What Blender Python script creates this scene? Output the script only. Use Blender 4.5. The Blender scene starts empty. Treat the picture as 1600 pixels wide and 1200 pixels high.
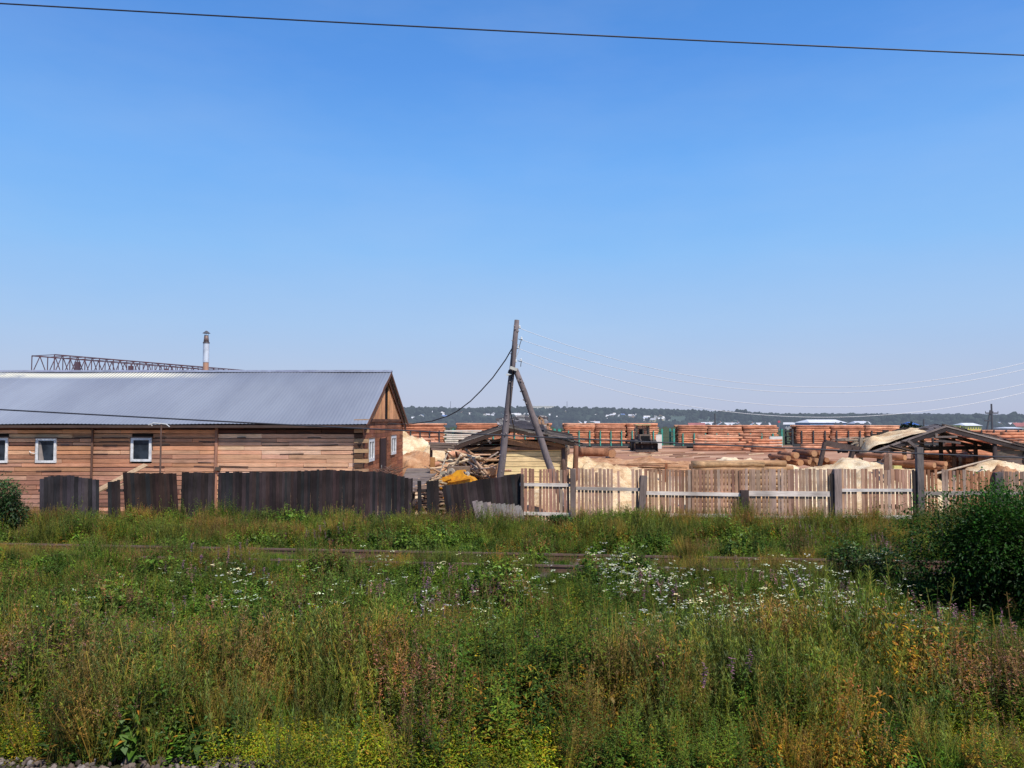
import bpy, math, random
import numpy as np
from mathutils import Vector, Matrix, noise as mnoise

R = math.radians
rnd = random.Random(7)
C = bpy.context.scene.collection
sc = bpy.context.scene

# ------------------------------------------------------------------ camera
EYE = 3.8
PITCH = math.atan(57 / 1200)
cam_d = bpy.data.cameras.new("camera")
cam_d.sensor_width = 36
cam_d.lens = 27
cam_d.clip_start = 0.1
cam_d.clip_end = 20000
cam = bpy.data.objects.new("camera", cam_d)
C.objects.link(cam)
cam.location = (0, 0, EYE)
cam.rotation_euler = (math.pi / 2 + PITCH, 0, 0)
sc.camera = cam
_F = Vector((0, math.cos(PITCH), math.sin(PITCH)))
_U = Vector((0, -math.sin(PITCH), math.cos(PITCH)))


def at(px, py, Y):
    """World point seen at photo pixel (px, py) on the vertical plane y = Y."""
    d = _F + Vector(((px - 800) / 1200, 0, 0)) + _U * ((600 - py) / 1200)
    return Vector((0, 0, EYE)) + d * (Y / d.y)


def fx(px, Y):
    return at(px, 657, Y).x


def fz(py, Y):
    return at(800, py, Y).z


# ------------------------------------------------------------------ materials
def new_mat(name):
    m = bpy.data.materials.new(name)
    m.use_nodes = True
    nt = m.node_tree
    for n in list(nt.nodes):
        nt.nodes.remove(n)
    out = nt.nodes.new("ShaderNodeOutputMaterial")
    b = nt.nodes.new("ShaderNodeBsdfPrincipled")
    nt.links.new(b.outputs[0], out.inputs[0])
    return m, nt, b, out


def N(nt, t, **kw):
    n = nt.nodes.new(t)
    for k, v in kw.items():
        setattr(n, k, v)
    return n


def mixc(nt, fac, a, b, mode='MIX'):
    n = nt.nodes.new("ShaderNodeMix")
    n.data_type = 'RGBA'
    n.blend_type = mode
    n.clamp_factor = True
    for idx, v in ((0, fac), (6, a), (7, b)):
        if isinstance(v, bpy.types.NodeSocket):
            nt.links.new(v, n.inputs[idx])
        elif idx == 0:
            n.inputs[0].default_value = v
        else:
            n.inputs[idx].default_value = (*v[:3], 1)
    return n.outputs[2]


def ramp(nt, src, stops):
    n = nt.nodes.new("ShaderNodeValToRGB")
    el = n.color_ramp.elements
    while len(el) < len(stops):
        el.new(0.5)
    for e, (p, c) in zip(el, stops):
        e.position = p
        e.color = (*c, 1) if len(c) == 3 else c
    nt.links.new(src, n.inputs[0])
    return n.outputs[0]


def g(v):
    return (v, v, v)


def noise_tex(nt, scale, detail=4, rough=0.6, coord=None, stretch=None):
    n = N(nt, "ShaderNodeTexNoise")
    n.inputs["Scale"].default_value = scale
    n.inputs["Detail"].default_value = detail
    n.inputs["Roughness"].default_value = rough
    if coord is None:
        coord = N(nt, "ShaderNodeTexCoord").outputs["Object"]
    if stretch:
        mp = N(nt, "ShaderNodeMapping")
        mp.inputs["Scale"].default_value = stretch
        nt.links.new(coord, mp.inputs[0])
        coord = mp.outputs[0]
    nt.links.new(coord, n.inputs["Vector"])
    return n.outputs["Fac"]


def bump(nt, b, h, strength=0.4, dist=0.02):
    n = N(nt, "ShaderNodeBump")
    n.inputs["Strength"].default_value = strength
    n.inputs["Distance"].default_value = dist
    nt.links.new(h, n.inputs["Height"])
    nt.links.new(n.outputs[0], b.inputs["Normal"])


def wood(name, stretch, rough=0.85, dark=(0.45, 0.42, 0.4), amt=0.75, use_attr=True, col=(0.3, 0.2, 0.12), rand=False,
         patch=0.5, bmp=0.5, gain=1.0):
    """Weathered wood. Face attribute Col gives each board its colour; stretch sets the grain direction."""
    m, nt, b, out = new_mat(name)
    if use_attr:
        a = N(nt, "ShaderNodeAttribute", attribute_name="Col")
        base = a.outputs["Color"]
    else:
        base = N(nt, "ShaderNodeRGB").outputs[0]
        base.default_value = (*col, 1)
    co = N(nt, "ShaderNodeTexCoord").outputs["Object"]
    if rand:
        oi = N(nt, "ShaderNodeObjectInfo")
        ad = N(nt, "ShaderNodeVectorMath", operation='ADD')
        sc_ = N(nt, "ShaderNodeVectorMath", operation='SCALE')
        comb = N(nt, "ShaderNodeCombineXYZ")
        nt.links.new(oi.outputs["Random"], comb.inputs[0])
        nt.links.new(oi.outputs["Random"], comb.inputs[1])
        nt.links.new(comb.outputs[0], sc_.inputs[0])
        sc_.inputs["Scale"].default_value = 57.0
        nt.links.new(co, ad.inputs[0])
        nt.links.new(sc_.outputs[0], ad.inputs[1])
        co = ad.outputs[0]
        rr = ramp(nt, oi.outputs["Random"], [(0, g(0.75)), (0.35, (1.0, 0.97, 0.94)), (0.7, (0.88, 0.78, 0.72)), (1, (1.15, 1.12, 1.05))])
        base = mixc(nt, 1.0, base, rr, 'MULTIPLY')
    n1 = noise_tex(nt, 6, 6, 0.7, co, stretch)
    n2 = noise_tex(nt, 0.9, 3, 0.6, co)
    f1 = ramp(nt, n1, [(0.32, dark), (0.52, g(1.0)), (0.75, (1.15 * gain, 1.12 * gain, 1.08 * gain))])
    base2 = mixc(nt, amt, base, f1, 'MULTIPLY')
    base3 = mixc(nt, amt, base, f1, 'MULTIPLY')
    f2 = ramp(nt, n2, [(0.35, g(1 - patch)), (0.6, g(1.0))])
    c = mixc(nt, 1.0, base3, f2, 'MULTIPLY')
    nt.links.new(c, b.inputs["Base Color"])
    b.inputs["Roughness"].default_value = rough
    b.inputs["Specular IOR Level"].default_value = 0.2
    bump(nt, b, n1, bmp, 0.01)
    return m


def plain(name, col, rough=0.7, metal=0.0, var=0.35, scale=5.0, var_col=None, spec=0.4, emis=None):
    m, nt, b, out = new_mat(name)
    n1 = noise_tex(nt, scale, 5, 0.65)
    vc = var_col or tuple(c * (1 - var) for c in col)
    c = ramp(nt, n1, [(0.38, vc), (0.6, col)])
    nt.links.new(c, b.inputs["Base Color"])
    b.inputs["Roughness"].default_value = rough
    b.inputs["Metallic"].default_value = metal
    b.inputs["Specular IOR Level"].default_value = spec
    if emis:
        b.inputs["Emission Color"].default_value = (*emis, 1)
        b.inputs["Emission Strength"].default_value = 1.0
    return m


def col_attr(name, rough=0.8, haze=0.0, hz=(0.46, 0.55, 0.76), scale=3.0, metal=0.0):
    """Colour from the face attribute Col, lightly mottled; haze adds air light for things kilometres away."""
    m, nt, b, out = new_mat(name)
    a = N(nt, "ShaderNodeAttribute", attribute_name="Col")
    n1 = noise_tex(nt, scale, 4, 0.6)
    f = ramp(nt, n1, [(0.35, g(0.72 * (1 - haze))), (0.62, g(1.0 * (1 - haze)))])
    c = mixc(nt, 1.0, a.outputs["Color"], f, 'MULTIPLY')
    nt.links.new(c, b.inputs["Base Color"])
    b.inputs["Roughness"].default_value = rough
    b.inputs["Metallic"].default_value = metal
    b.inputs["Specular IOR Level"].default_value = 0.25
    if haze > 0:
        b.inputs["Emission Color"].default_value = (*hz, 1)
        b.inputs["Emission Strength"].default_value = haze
    return m


M = {}
M['wall_h'] = wood("house_board", (0.35, 3, 7), dark=(0.48, 0.42, 0.38), patch=0.22, bmp=0.7, gain=1.18)
M['wall_v'] = wood("upright_board", (5, 5, 0.3), dark=(0.4, 0.33, 0.28), patch=0.35)
M['dark_v'] = wood("dark_fence_board", (7, 7, 0.4), dark=(0.35, 0.33, 0.33), patch=0.5)
M['picket'] = wood("picket_wood", (7, 7, 0.5), dark=(0.5, 0.45, 0.42), patch=0.35)
M['grey_h'] = wood("grey_plank", (0.4, 4, 7), dark=(0.45, 0.42, 0.4), patch=0.4)
M['any'] = wood("scrap_wood", (2, 2, 2), dark=(0.45, 0.4, 0.36), patch=0.3)
M['pole'] = wood("pole_wood", (6, 6, 0.4), use_attr=True, dark=(0.35, 0.33, 0.33), patch=0.4)
M['log'] = wood("pine_bark", (0.5, 5, 5), use_attr=True, rand=True, dark=(0.55, 0.46, 0.4), patch=0.4, bmp=0.9, gain=1.1)
M['roofdark'] = wood("rotten_roof_board", (3, 0.5, 3), dark=(0.4, 0.38, 0.38), patch=0.5)
M['white_frame'] = plain("white_plastic", (0.74, 0.75, 0.76), 0.5, var=0.3, scale=6)
M['white_board'] = plain("white_board", (0.72, 0.70, 0.64), 0.8, var=0.25, scale=1.5)
M['green'] = plain("green_steel", (0.045, 0.34, 0.27), 0.55, var=0.4, scale=3, var_col=(0.05, 0.22, 0.16))
M['darksteel'] = plain("dark_steel", (0.05, 0.06, 0.065), 0.6, var=0.5, scale=3)
M['rust'] = plain("rusty_steel", (0.085, 0.06, 0.085), 0.8, var=0.4, scale=1.2, var_col=(0.11, 0.05, 0.055))
M['tyre'] = plain("rubber", (0.035, 0.034, 0.033), 0.85, var=0.3, scale=6, var_col=(0.08, 0.065, 0.05))
M['yellow'] = plain("yellow_paint", (0.78, 0.36, 0.015), 0.5, var=0.3, scale=5, var_col=(0.5, 0.2, 0.02))
M['wire_dark'] = plain("dark_cable", (0.03, 0.03, 0.04), 0.6, var=0.2)
M['wire_pale'] = plain("pale_wire", (0.6, 0.6, 0.62), 0.4, var=0.1)
M['porcelain'] = plain("porcelain", (0.75, 0.76, 0.74), 0.25, var=0.1)
M['attr'] = col_attr("painted")
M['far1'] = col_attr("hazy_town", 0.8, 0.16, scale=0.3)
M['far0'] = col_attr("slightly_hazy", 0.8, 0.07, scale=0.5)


def glass_dark():
    m, nt, b, out = new_mat("window_glass")
    n1 = noise_tex(nt, 2.2, 3, 0.5)
    c = ramp(nt, n1, [(0.4, (0.012, 0.016, 0.022)), (0.6, (0.035, 0.045, 0.06))])
    nt.links.new(c, b.inputs["Base Color"])
    b.inputs["Roughness"].default_value = 0.12
    b.inputs["Specular IOR Level"].default_value = 0.25
    return m


M['glass'] = glass_dark()


def sawdust(name, a, b_, c_):
    m, nt, b, out = new_mat(name)
    n1 = noise_tex(nt, 1.2, 6, 0.7)
    n2 = noise_tex(nt, 22, 4, 0.8)
    col = ramp(nt, n1, [(0.33, c_), (0.48, b_), (0.62, a)])
    f = ramp(nt, n2, [(0.3, g(0.55)), (0.55, g(1.05))])
    n3 = noise_tex(nt, 5, 5, 0.75)
    col = mixc(nt, ramp(nt, n3, [(0.60, g(0)), (0.66, g(0.55))]), col, (0.34, 0.18, 0.10))
    n4 = noise_tex(nt, 0.8, 4, 0.6, None, (0.6, 0.6, 3.0))
    col = mixc(nt, 1.0, col, ramp(nt, n4, [(0.36, (0.74, 0.66, 0.58)), (0.52, g(1.0))]), 'MULTIPLY')
    nt.links.new(mixc(nt, 1.0, col, f, 'MULTIPLY'), b.inputs["Base Color"])
    b.inputs["Roughness"].default_value = 0.95
    b.inputs["Specular IOR Level"].default_value = 0.1
    bump(nt, b, n2, 0.8, 0.05)
    return m


M['saw_white'] = sawdust("fresh_sawdust", (0.86, 0.72, 0.50), (0.80, 0.62, 0.39), (0.62, 0.42, 0.24))
M['saw_yellow'] = sawdust("yellow_sawdust", (0.84, 0.68, 0.44), (0.74, 0.54, 0.32), (0.5, 0.31, 0.18))
M['chips'] = sawdust("bark_chips", (0.62, 0.38, 0.22), (0.52, 0.28, 0.15), (0.36, 0.18, 0.09))


# ------------------------------------------------------------------ mesh builder
class MB:
    def __init__(s):
        s.v, s.f, s.c, s.mi = [], [], [], []
        s.m = 0

    def quad(s, pts, col=(0.5, 0.5, 0.5)):
        i = len(s.v)
        s.v += [tuple(p) for p in pts]
        s.f.append(tuple(range(i, i + len(pts))))
        s.c.append(col)
        s.mi.append(s.m)

    def box(s, c, size, rot=None, col=(0.5, 0.5, 0.5), taper=0.0):
        i = len(s.v)
        hx, hy, hz = size[0] / 2, size[1] / 2, size[2] / 2
        for z in (-1, 1):
            k = 1 - taper if z > 0 else 1
            for x, y in ((-1, -1), (1, -1), (1, 1), (-1, 1)):
                p = Vector((x * hx * k, y * hy * k, z * hz))
                if rot is not None:
                    p = rot @ p
                s.v.append((c[0] + p.x, c[1] + p.y, c[2] + p.z))
        for f in ((0, 3, 2, 1), (4, 5, 6, 7), (0, 1, 5, 4), (1, 2, 6, 5), (2, 3, 7, 6), (3, 0, 4, 7)):
            s.f.append(tuple(i + k for k in f))
            s.c.append(col)
            s.mi.append(s.m)

    def beam(s, p0, p1, w, h, col=(0.5, 0.5, 0.5), up=(0, 0, 1)):
        """Rectangular bar from p0 to p1: w across, h along 'up'."""
        p0, p1 = Vector(p0), Vector(p1)
        d = (p1 - p0)
        L = d.length
        d.normalize()
        u = Vector(up)
        sd = d.cross(u)
        if sd.length < 1e-3:
            sd = d.cross(Vector((0, 1, 0)))
        sd.normalize()
        u = sd.cross(d)
        rot = Matrix((d, sd, u)).transposed()
        s.box((p0 + p1) / 2, (L, w, h), rot, col)

    def cyl(s, p0, p1, r0, r1=None, n=10, col=(0.5, 0.5, 0.5), ecol=None, caps=True, wob=0.0, segs=1):
        r1 = r0 if r1 is None else r1
        p0, p1 = Vector(p0), Vector(p1)
        d = (p1 - p0).normalized()
        a = d.cross(Vector((0, 0, 1)))
        if a.length < 1e-3:
            a = Vector((1, 0, 0))
        a.normalize()
        b = d.cross(a)
        i = len(s.v)
        for k in range(segs + 1):
            t = k / segs
            o = (a * rnd.uniform(-wob, wob) + b * rnd.uniform(-wob, wob)) if 0 < k < segs else Vector()
            r = r0 + (r1 - r0) * t
            for j in range(n):
                an = 2 * math.pi * j / n
                rr = r * (1 + (rnd.uniform(-0.06, 0.06) if wob else 0))
                s.v.append(tuple(p0 + (p1 - p0) * t + o + (a * math.cos(an) + b * math.sin(an)) * rr))
        for k in range(segs):
            for j in range(n):
                j2 = (j + 1) % n
                s.f.append((i + k * n + j, i + k * n + j2, i + (k + 1) * n + j2, i + (k + 1) * n + j))
                s.c.append(col)
                s.mi.append(s.m)
        if caps:
            s.f.append(tuple(i + j for j in reversed(range(n))))
            s.f.append(tuple(i + segs * n + j for j in range(n)))
            s.c += [ecol or col] * 2
            s.mi += [s.m] * 2

    def tube(s, pts, r, n=6, col=(0.5, 0.5, 0.5)):
        pts = [Vector(p) for p in pts]
        i = len(s.v)
        for k, p in enumerate(pts):
            d = (pts[min(k + 1, len(pts) - 1)] - pts[max(k - 1, 0)]).normalized()
            a = d.cross(Vector((0, 0, 1)))
            if a.length < 1e-3:
                a = Vector((1, 0, 0))
            a.normalize()
            b = d.cross(a)
            rr = r[k] if isinstance(r, (list, tuple)) else r
            for j in range(n):
                an = 2 * math.pi * j / n
                s.v.append(tuple(p + (a * math.cos(an) + b * math.sin(an)) * rr))
        for k in range(len(pts) - 1):
            for j in range(n):
                j2 = (j + 1) % n
                s.f.append((i + k * n + j, i + k * n + j2, i + (k + 1) * n + j2, i + (k + 1) * n + j))
                s.c.append(col)
                s.mi.append(s.m)
        s.f.append(tuple(i + j for j in reversed(range(n))))
        s.f.append(tuple(i + (len(pts) - 1) * n + j for j in range(n)))
        s.c += [col] * 2
        s.mi += [s.m] * 2

    def mesh(s, name, mats, smooth=False):
        me = bpy.data.meshes.new(name)
        me.from_pydata(s.v, [], s.f)
        a = me.attributes.new("Col", 'FLOAT_COLOR', 'FACE')
        arr = np.ones((len(s.f), 4), dtype=np.float32)
        arr[:, :3] = np.array([c[:3] for c in s.c], dtype=np.float32)
        a.data.foreach_set("color", arr.ravel())
        if not isinstance(mats, (list, tuple)):
            mats = [mats]
        for m in mats:
            me.materials.append(m)
        me.polygons.foreach_set("material_index", s.mi)
        if smooth:
            me.polygons.foreach_set("use_smooth", [len(f) == 4 for f in s.f])
        me.update()
        return me

    def build(s, name, mat, parent=None, loc=None, smooth=False):
        """Vertices are world-space; loc (or the parent's base) becomes the object's origin."""
        base = Vector(loc) if loc is not None else Vector((0, 0, 0))
        if parent is not None:
            base = wloc(parent)
        if base.length > 0:
            s.v = [(x - base.x, y - base.y, z - base.z) for x, y, z in s.v]
        o = bpy.data.objects.new(name, s.mesh(name, mat, smooth))
        C.objects.link(o)
        if parent is not None:
            o.parent = parent
        else:
            o.location = base
        return o


def wloc(o):
    p = Vector(o.location)
    while o.parent:
        o = o.parent
        p += o.location
    return p


def tag(o, label=None, cat=None, group=None, kind=None):
    if label:
        o["label"] = label
    if cat:
        o["category"] = cat
    if group:
        o["group"] = group
    if kind:
        o["kind"] = kind
    return o


def thing(name, label, cat, loc, group=None):
    o = bpy.data.objects.new(name, None)
    o.empty_display_size = 0.2
    C.objects.link(o)
    o.location = loc
    return tag(o, label, cat, group)


def vary(c, a=0.15, r=rnd):
    k = 1 + r.uniform(-a, a)
    return tuple(max(0.0, x * k * (1 + r.uniform(-a * 0.25, a * 0.25))) for x in c)


# ------------------------------------------------------------------ terrain
def smooth(a, b, x):
    t = min(1, max(0, (x - a) / (b - a)))
    return t * t * (3 - 2 * t)


def track_y(x):      # centre line of the overgrown track
    return 21.45 + (x + 14.07) * (-2.7 / 24.1) - 0.75


def gz(x, y):
    z = 1.1 * (1 - smooth(5.9, 11.5, y))
    if 5 < y < 28:
        z += 0.10 * mnoise.noise(Vector((x * 0.35, y * 0.35, 0)))* smooth(6, 8, y)
        t = abs(y - track_y(x))
        z += 0.16 * (1 - smooth(1.2, 2.2, t))
    if 28 <= y < 58:
        z += 0.16 * mnoise.noise(Vector((x * 0.25, y * 0.25, 3))) * smooth(28, 31, y) * (1 - smooth(50, 58, y))
    if y < 5.9:
        z = 1.1
    return z


def build_ground():
    ys = list(np.arange(-30, 4, 3.0)) + list(np.arange(4, 30, 0.4)) + list(np.arange(30, 60, 1.0)) + list(np.arange(60, 140, 6)) + \
        [150, 180, 230, 300, 400, 550, 800, 1200, 2000, 3500, 6000, 9000, 14000]
    xs = [-14000, -7000, -3500, -1800, -900, -450, -220, -120, -80, -60, -50] + list(np.arange(-42, 42.1, 0.7)) + [50, 60, 80, 120, 220, 450, 900, 1800, 3500, 7000, 14000]
    v = [(float(x), float(y), gz(float(x), float(y))) for y in ys for x in xs]
    nx = len(xs)
    f = [(j * nx + i, j * nx + i + 1, (j + 1) * nx + i + 1, (j + 1) * nx + i) for j in range(len(ys) - 1) for i in range(nx - 1)]
    me = bpy.data.meshes.new("ground")
    me.from_pydata(v, [], f)
    me.polygons.foreach_set("use_smooth", [True] * len(f))
    m, nt, b, out = new_mat("ground_mixed")
    geo = N(nt, "ShaderNodeNewGeometry")
    sep = N(nt, "ShaderNodeSeparateXYZ")
    nt.links.new(geo.outputs["Position"], sep.inputs[0])
    n1 = noise_tex(nt, 0.35, 6, 0.65, geo.outputs["Position"])
    n2 = noise_tex(nt, 9, 5, 0.75, geo.outputs["Position"])
    n3 = noise_tex(nt, 0.09, 5, 0.7, geo.outputs["Position"], (0.5, 1.6, 1))
    gravel = N(nt, "ShaderNodeTexVoronoi")
    gravel.inputs["Scale"].default_value = 16
    nt.links.new(geo.outputs["Position"], gravel.inputs["Vector"])
    c_gravel = ramp(nt, gravel.outputs["Color"], [(0.2, (0.10, 0.085, 0.08)), (0.55, (0.20, 0.165, 0.14)), (0.8, (0.3, 0.25, 0.22))])
    c_weed = ramp(nt, n1, [(0.35, (0.03, 0.026, 0.012)), (0.5, (0.03, 0.042, 0.012)), (0.65, (0.055, 0.045, 0.02))])
    c_saw = ramp(nt, n1, [(0.3, (0.45, 0.27, 0.16)), (0.45, (0.66, 0.47, 0.29)), (0.6, (0.80, 0.64, 0.43))])
    c_dirt = ramp(nt, n3, [(0.35, (0.33, 0.165, 0.10)), (0.52, (0.44, 0.235, 0.145)), (0.6, (0.54, 0.33, 0.21)), (0.68, (0.72, 0.53, 0.35))])
    c_far = ramp(nt, n3, [(0.4, (0.05, 0.07, 0.035)), (0.6, (0.09, 0.10, 0.05))])

    def step(lo, hi, wob=0.0):
        mr = N(nt, "ShaderNodeMapRange")
        mr.inputs["From Min"].default_value = lo
        mr.inputs["From Max"].default_value = hi
        src = sep.outputs["Y"]
        if wob:
            ma = N(nt, "ShaderNodeMath", operation='MULTIPLY_ADD')
            ma.inputs[1].default_value = wob
            nt.links.new(n1, ma.inputs[0])
            nt.links.new(src, ma.inputs[2])
            src = ma.outputs[0]
        nt.links.new(src, mr.inputs["Value"])
        return mr.outputs[0]
    c = mixc(nt, step(6.1, 6.5, 0.6), c_gravel, c_weed)
    c = mixc(nt, step(27.6, 28.6, 1.0), c, c_saw)
    c = mixc(nt, step(52, 62, 14), c, c_dirt)
    c = mixc(nt, step(116, 124, 6), c, c_far)
    f2 = ramp(nt, n2, [(0.3, g(0.7)), (0.6, g(1.05))])
    nt.links.new(mixc(nt, 1.0, c, f2, 'MULTIPLY'), b.inputs["Base Color"])
    b.inputs["Roughness"].default_value = 0.95
    b.inputs["Specular IOR Level"].default_value = 0.1
    bump(nt, b, n2, 0.8, 0.04)
    me.materials.append(m)
    o = bpy.data.objects.new("ground", me)
    C.objects.link(o)
    tag(o, kind="structure")


build_ground()


# ------------------------------------------------------------------ house
def build_house():
    YF, YB = 31.0, 42.2
    XR, XL = fx(568, YF), -36.0
    ridge_y, ridge_z = 36.6, fz(580.5, 36.6)
    eave_z = fz(662.5, 30.5)
    eave_yf, eave_yb = 30.5, 42.75
    XE = fx(612, ridge_y)          # roof edge at the gable
    h = thing("wooden_house", "long weathered timber building with grey corrugated metal roof behind the dark fence", "building", (XR, YF, 0))
    slope = (ridge_z - eave_z) / (ridge_y - eave_yf)
    wt = eave_z + slope * (YF - eave_yf) - 0.06       # wall top under roof
    r = random.Random(3)
    # front wall: irregular horizontal slabs
    mb = MB()
    seams = [fx(p, YF) for p in (-420, -180, 147, 340)] + [XR]
    x0 = XL
    wins = [(fx(a, YF), fx(b_, YF), fz(d, YF), fz(c, YF)) for a, b_, c, d in
            ((-26, 15.5, 684, 723), (59, 91, 685, 723), (207, 239, 684, 721), (-200, -168, 685, 723), (-330, -298, 685, 723))]
    mb.box(((XL + XR) / 2, YF + 0.12, wt / 2), (XR - XL, 0.1, wt), col=(0.05, 0.03, 0.02))
    z = 0.0
    row = 0
    while z < wt - 0.02:
        hh = min(r.uniform(0.14, 0.2), wt - z)
        if wt - z - hh < 0.08:
            hh = wt - z
        for si, sx in enumerate(seams):
            xa = x0 if si == 0 else seams[si - 1]
            x = xa
            while x < sx - 0.01:
                L = r.choice([1.1, 1.8, 2.4, 3.2, 4.4])
                xe = min(x + L, sx)
                if sx - xe < 0.5:
                    xe = sx
                fresh = si == 4
                if fresh:
                    col = r.choice([(0.864, 0.518, 0.321), (0.929, 0.619, 0.410), (0.799, 0.457, 0.283), (0.950, 0.670, 0.468), (0.670, 0.395, 0.264)])
                else:
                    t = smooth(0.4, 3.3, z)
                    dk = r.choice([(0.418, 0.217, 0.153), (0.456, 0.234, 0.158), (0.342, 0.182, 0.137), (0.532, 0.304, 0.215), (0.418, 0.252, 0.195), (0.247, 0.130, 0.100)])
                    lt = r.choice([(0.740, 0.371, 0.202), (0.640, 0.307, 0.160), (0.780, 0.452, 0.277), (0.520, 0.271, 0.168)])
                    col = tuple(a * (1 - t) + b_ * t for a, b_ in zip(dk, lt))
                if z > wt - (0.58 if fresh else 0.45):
                    col = (0.13, 0.055, 0.038)  # shadow of the eave overhang painted into the top slabs
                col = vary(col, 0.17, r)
                # cut at windows
                spans = [(x, xe)]
                for (wa, wb, wz0, wz1) in wins:
                    if z + hh > wz0 and z < wz1:
                        ns = []
                        for a_, b2 in spans:
                            if b2 <= wa or a_ >= wb:
                                ns.append((a_, b2))
                            else:
                                if a_ < wa: ns.append((a_, wa))
                                if b2 > wb: ns.append((wb, b2))
                        spans = ns
                for a_, b2 in spans:
                    if b2 - a_ < 0.03:
                        continue
                    tilt = r.uniform(-0.004, 0.004)
                    dp = r.uniform(0.04, 0.10)
                    rot = Matrix.Rotation(R(r.uniform(3, 9)), 3, 'X') @ Matrix.Rotation(tilt, 3, 'Y')
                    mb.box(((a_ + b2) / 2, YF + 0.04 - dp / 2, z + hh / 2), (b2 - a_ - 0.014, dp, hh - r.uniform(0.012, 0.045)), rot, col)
                    if r.random() < 0.3:   # bark edge / ragged lower lip
                        wl = r.uniform(0.3, min(1.2, max(0.31, b2 - a_ - 0.05)))
                        if wl < b2 - a_:
                            xc = r.uniform(a_ + wl / 2, b2 - wl / 2)
                            mb.box((xc, YF - 0.035, z + 0.02), (wl, 0.03, 0.035), Matrix.Rotation(r.uniform(-0.04, 0.04), 3, 'Y'), vary((0.10, 0.06, 0.05), 0.3, r))
                x = xe
        z += hh
        row += 1
    mb.build("front_wall", M['wall_h'], h)
    # battens over seams
    for sx in seams[:-1]:
        mb = MB()
        wb_ = 0.11 if abs(sx - seams[3]) < 0.01 else 0.07
        mb.box((sx, YF - 0.09, wt / 2), (wb_, 0.05, wt - 0.05), col=vary((0.40, 0.21, 0.14) if wb_ > 0.1 else (0.2, 0.11, 0.08), 0.1))
        mb.build("seam_batten", M['wall_v'], h)
    # log ends at corner
    mb = MB()
    zz = 0.1
    k = 0
    while zz < wt - 0.1:
        ext = 0.16 if k % 2 == 0 else -0.06
        mb.box((XR - 0.14 + ext / 2, YF - 0.05, zz + 0.08), (0.42 + ext, 0.16, 0.145), Matrix.Rotation(rnd.uniform(-.02, .02), 3, 'Y'),
               vary((0.45, 0.28, 0.16) if k % 2 == 0 else (0.10, 0.055, 0.035), 0.2))
        zz += 0.2
        k += 1
    mb.box((XR - 0.1, YF - 0.12, wt - 0.16), (0.22, 0.2, 0.17), col=(0.42, 0.3, 0.2))
    mb.build("corner_log_ends", M['wall_h'], h)
    # gable wall (faces +x)
    mb = MB()
    XG = XR
    mb.box((XG - 0.12, (YF + YB) / 2, wt / 2), (0.1, YB - YF, wt), col=(0.05, 0.025, 0.02))
    z = 0.0
    while z < wt:
        hh = min(0.19, wt - z)
        y = YF
        while y < YB - 0.01:
            ye = min(y + r.choice([1.8, 2.6, 3.7]), YB)
            col = vary(r.choice([(0.34, 0.125, 0.06), (0.42, 0.16, 0.08), (0.27, 0.10, 0.055)]), 0.18, r)
            mb.box((XG - 0.03, (y + ye) / 2, z + hh / 2), (0.06 + r.uniform(0, 0.02), ye - y - 0.01, hh - 0.012), col=col)
            y = ye
        z += hh
    # scattered pale scars on the boards
    for _ in range(46):
        yy, zq = r.uniform(YF + 0.4, YB - 0.4), r.uniform(0.9, wt - 0.2)
        mb.box((XG + 0.018, yy, zq), (0.012, r.uniform(0.1, 0.3), 0.025), Matrix.Rotation(r.uniform(-0.5, 0.5), 3, 'X'), (0.38, 0.24, 0.15))
    mb.build("gable_wall", wood("gable_board", (3, 0.4, 7), dark=(0.4, 0.34, 0.3), patch=0.35), h)
    # gable triangle with vertical boards
    mb = MB()
    n = 64
    for i in range(n):
        ya = eave_yf + 0.25 + (eave_yb - eave_yf - 0.5) * i / n
        yb = eave_yf + 0.25 + (eave_yb - eave_yf - 0.5) * (i + 1) / n
        yc = (ya + yb) / 2
        zt = ridge_z - slope * abs(yc - ridge_y) - 0.05
        if zt < wt + 0.02:
            continue
        if 36.1 < yc < 37.1 and zt > wt + 1.0:
            zt0, zt1 = wt + 1.75, zt
            if zt1 > zt0:
                mb.box((XG - 0.03 + 0.03, yc, (zt0 + zt1) / 2), (0.05, yb - ya - 0.01, zt1 - zt0), col=vary((0.82, 0.40, 0.19), 0.18, r))
            continue
        mb.box((XG, yc, (wt + zt) / 2), (0.05 + r.uniform(0, 0.015), yb - ya - 0.01, zt - wt), col=vary((0.82, 0.40, 0.19), 0.2, r))
    mb.build("gable_boarding", M['wall_v'], h)
    mb = MB()
    mb.box((XG - 0.1, 36.62, wt + 0.88), (0.04, 1.2, 1.74), col=(0.012, 0.01, 0.01))
    mb.build("loft_opening", M['wall_v'], h)
    mb = MB()
    mb.box((XG + 0.05, (YF + YB) / 2, wt + 0.0), (0.06, YB - YF + 0.2, 0.12), col=(0.16, 0.07, 0.04))
    mb.build("gable_ledge_board", M['wall_v'], h)
    # barge boards and soffit
    for sgn, ye in ((-1, eave_yf), (1, eave_yb)):
        mb = MB()
        p0 = Vector((XE - 0.03, ye, ridge_z - slope * abs(ye - ridge_y) - 0.10))
        p1 = Vector((XE - 0.03, ridge_y, ridge_z - 0.10))
        mb.beam(p0, p1, 0.035, 0.16, (0.17, 0.08, 0.05))
        # inner trim flush to the wall
        q0 = p0 + Vector((-(XE - XG) + 0.12, 0, -0.22))
        q1 = p1 + Vector((-(XE - XG) + 0.12, 0, -0.22))
        mb.beam(q0, q1, 0.03, 0.34, (0.17, 0.075, 0.045))
        mb.build("barge_board", M['wall_v'], h)
    mb = MB()
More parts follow.
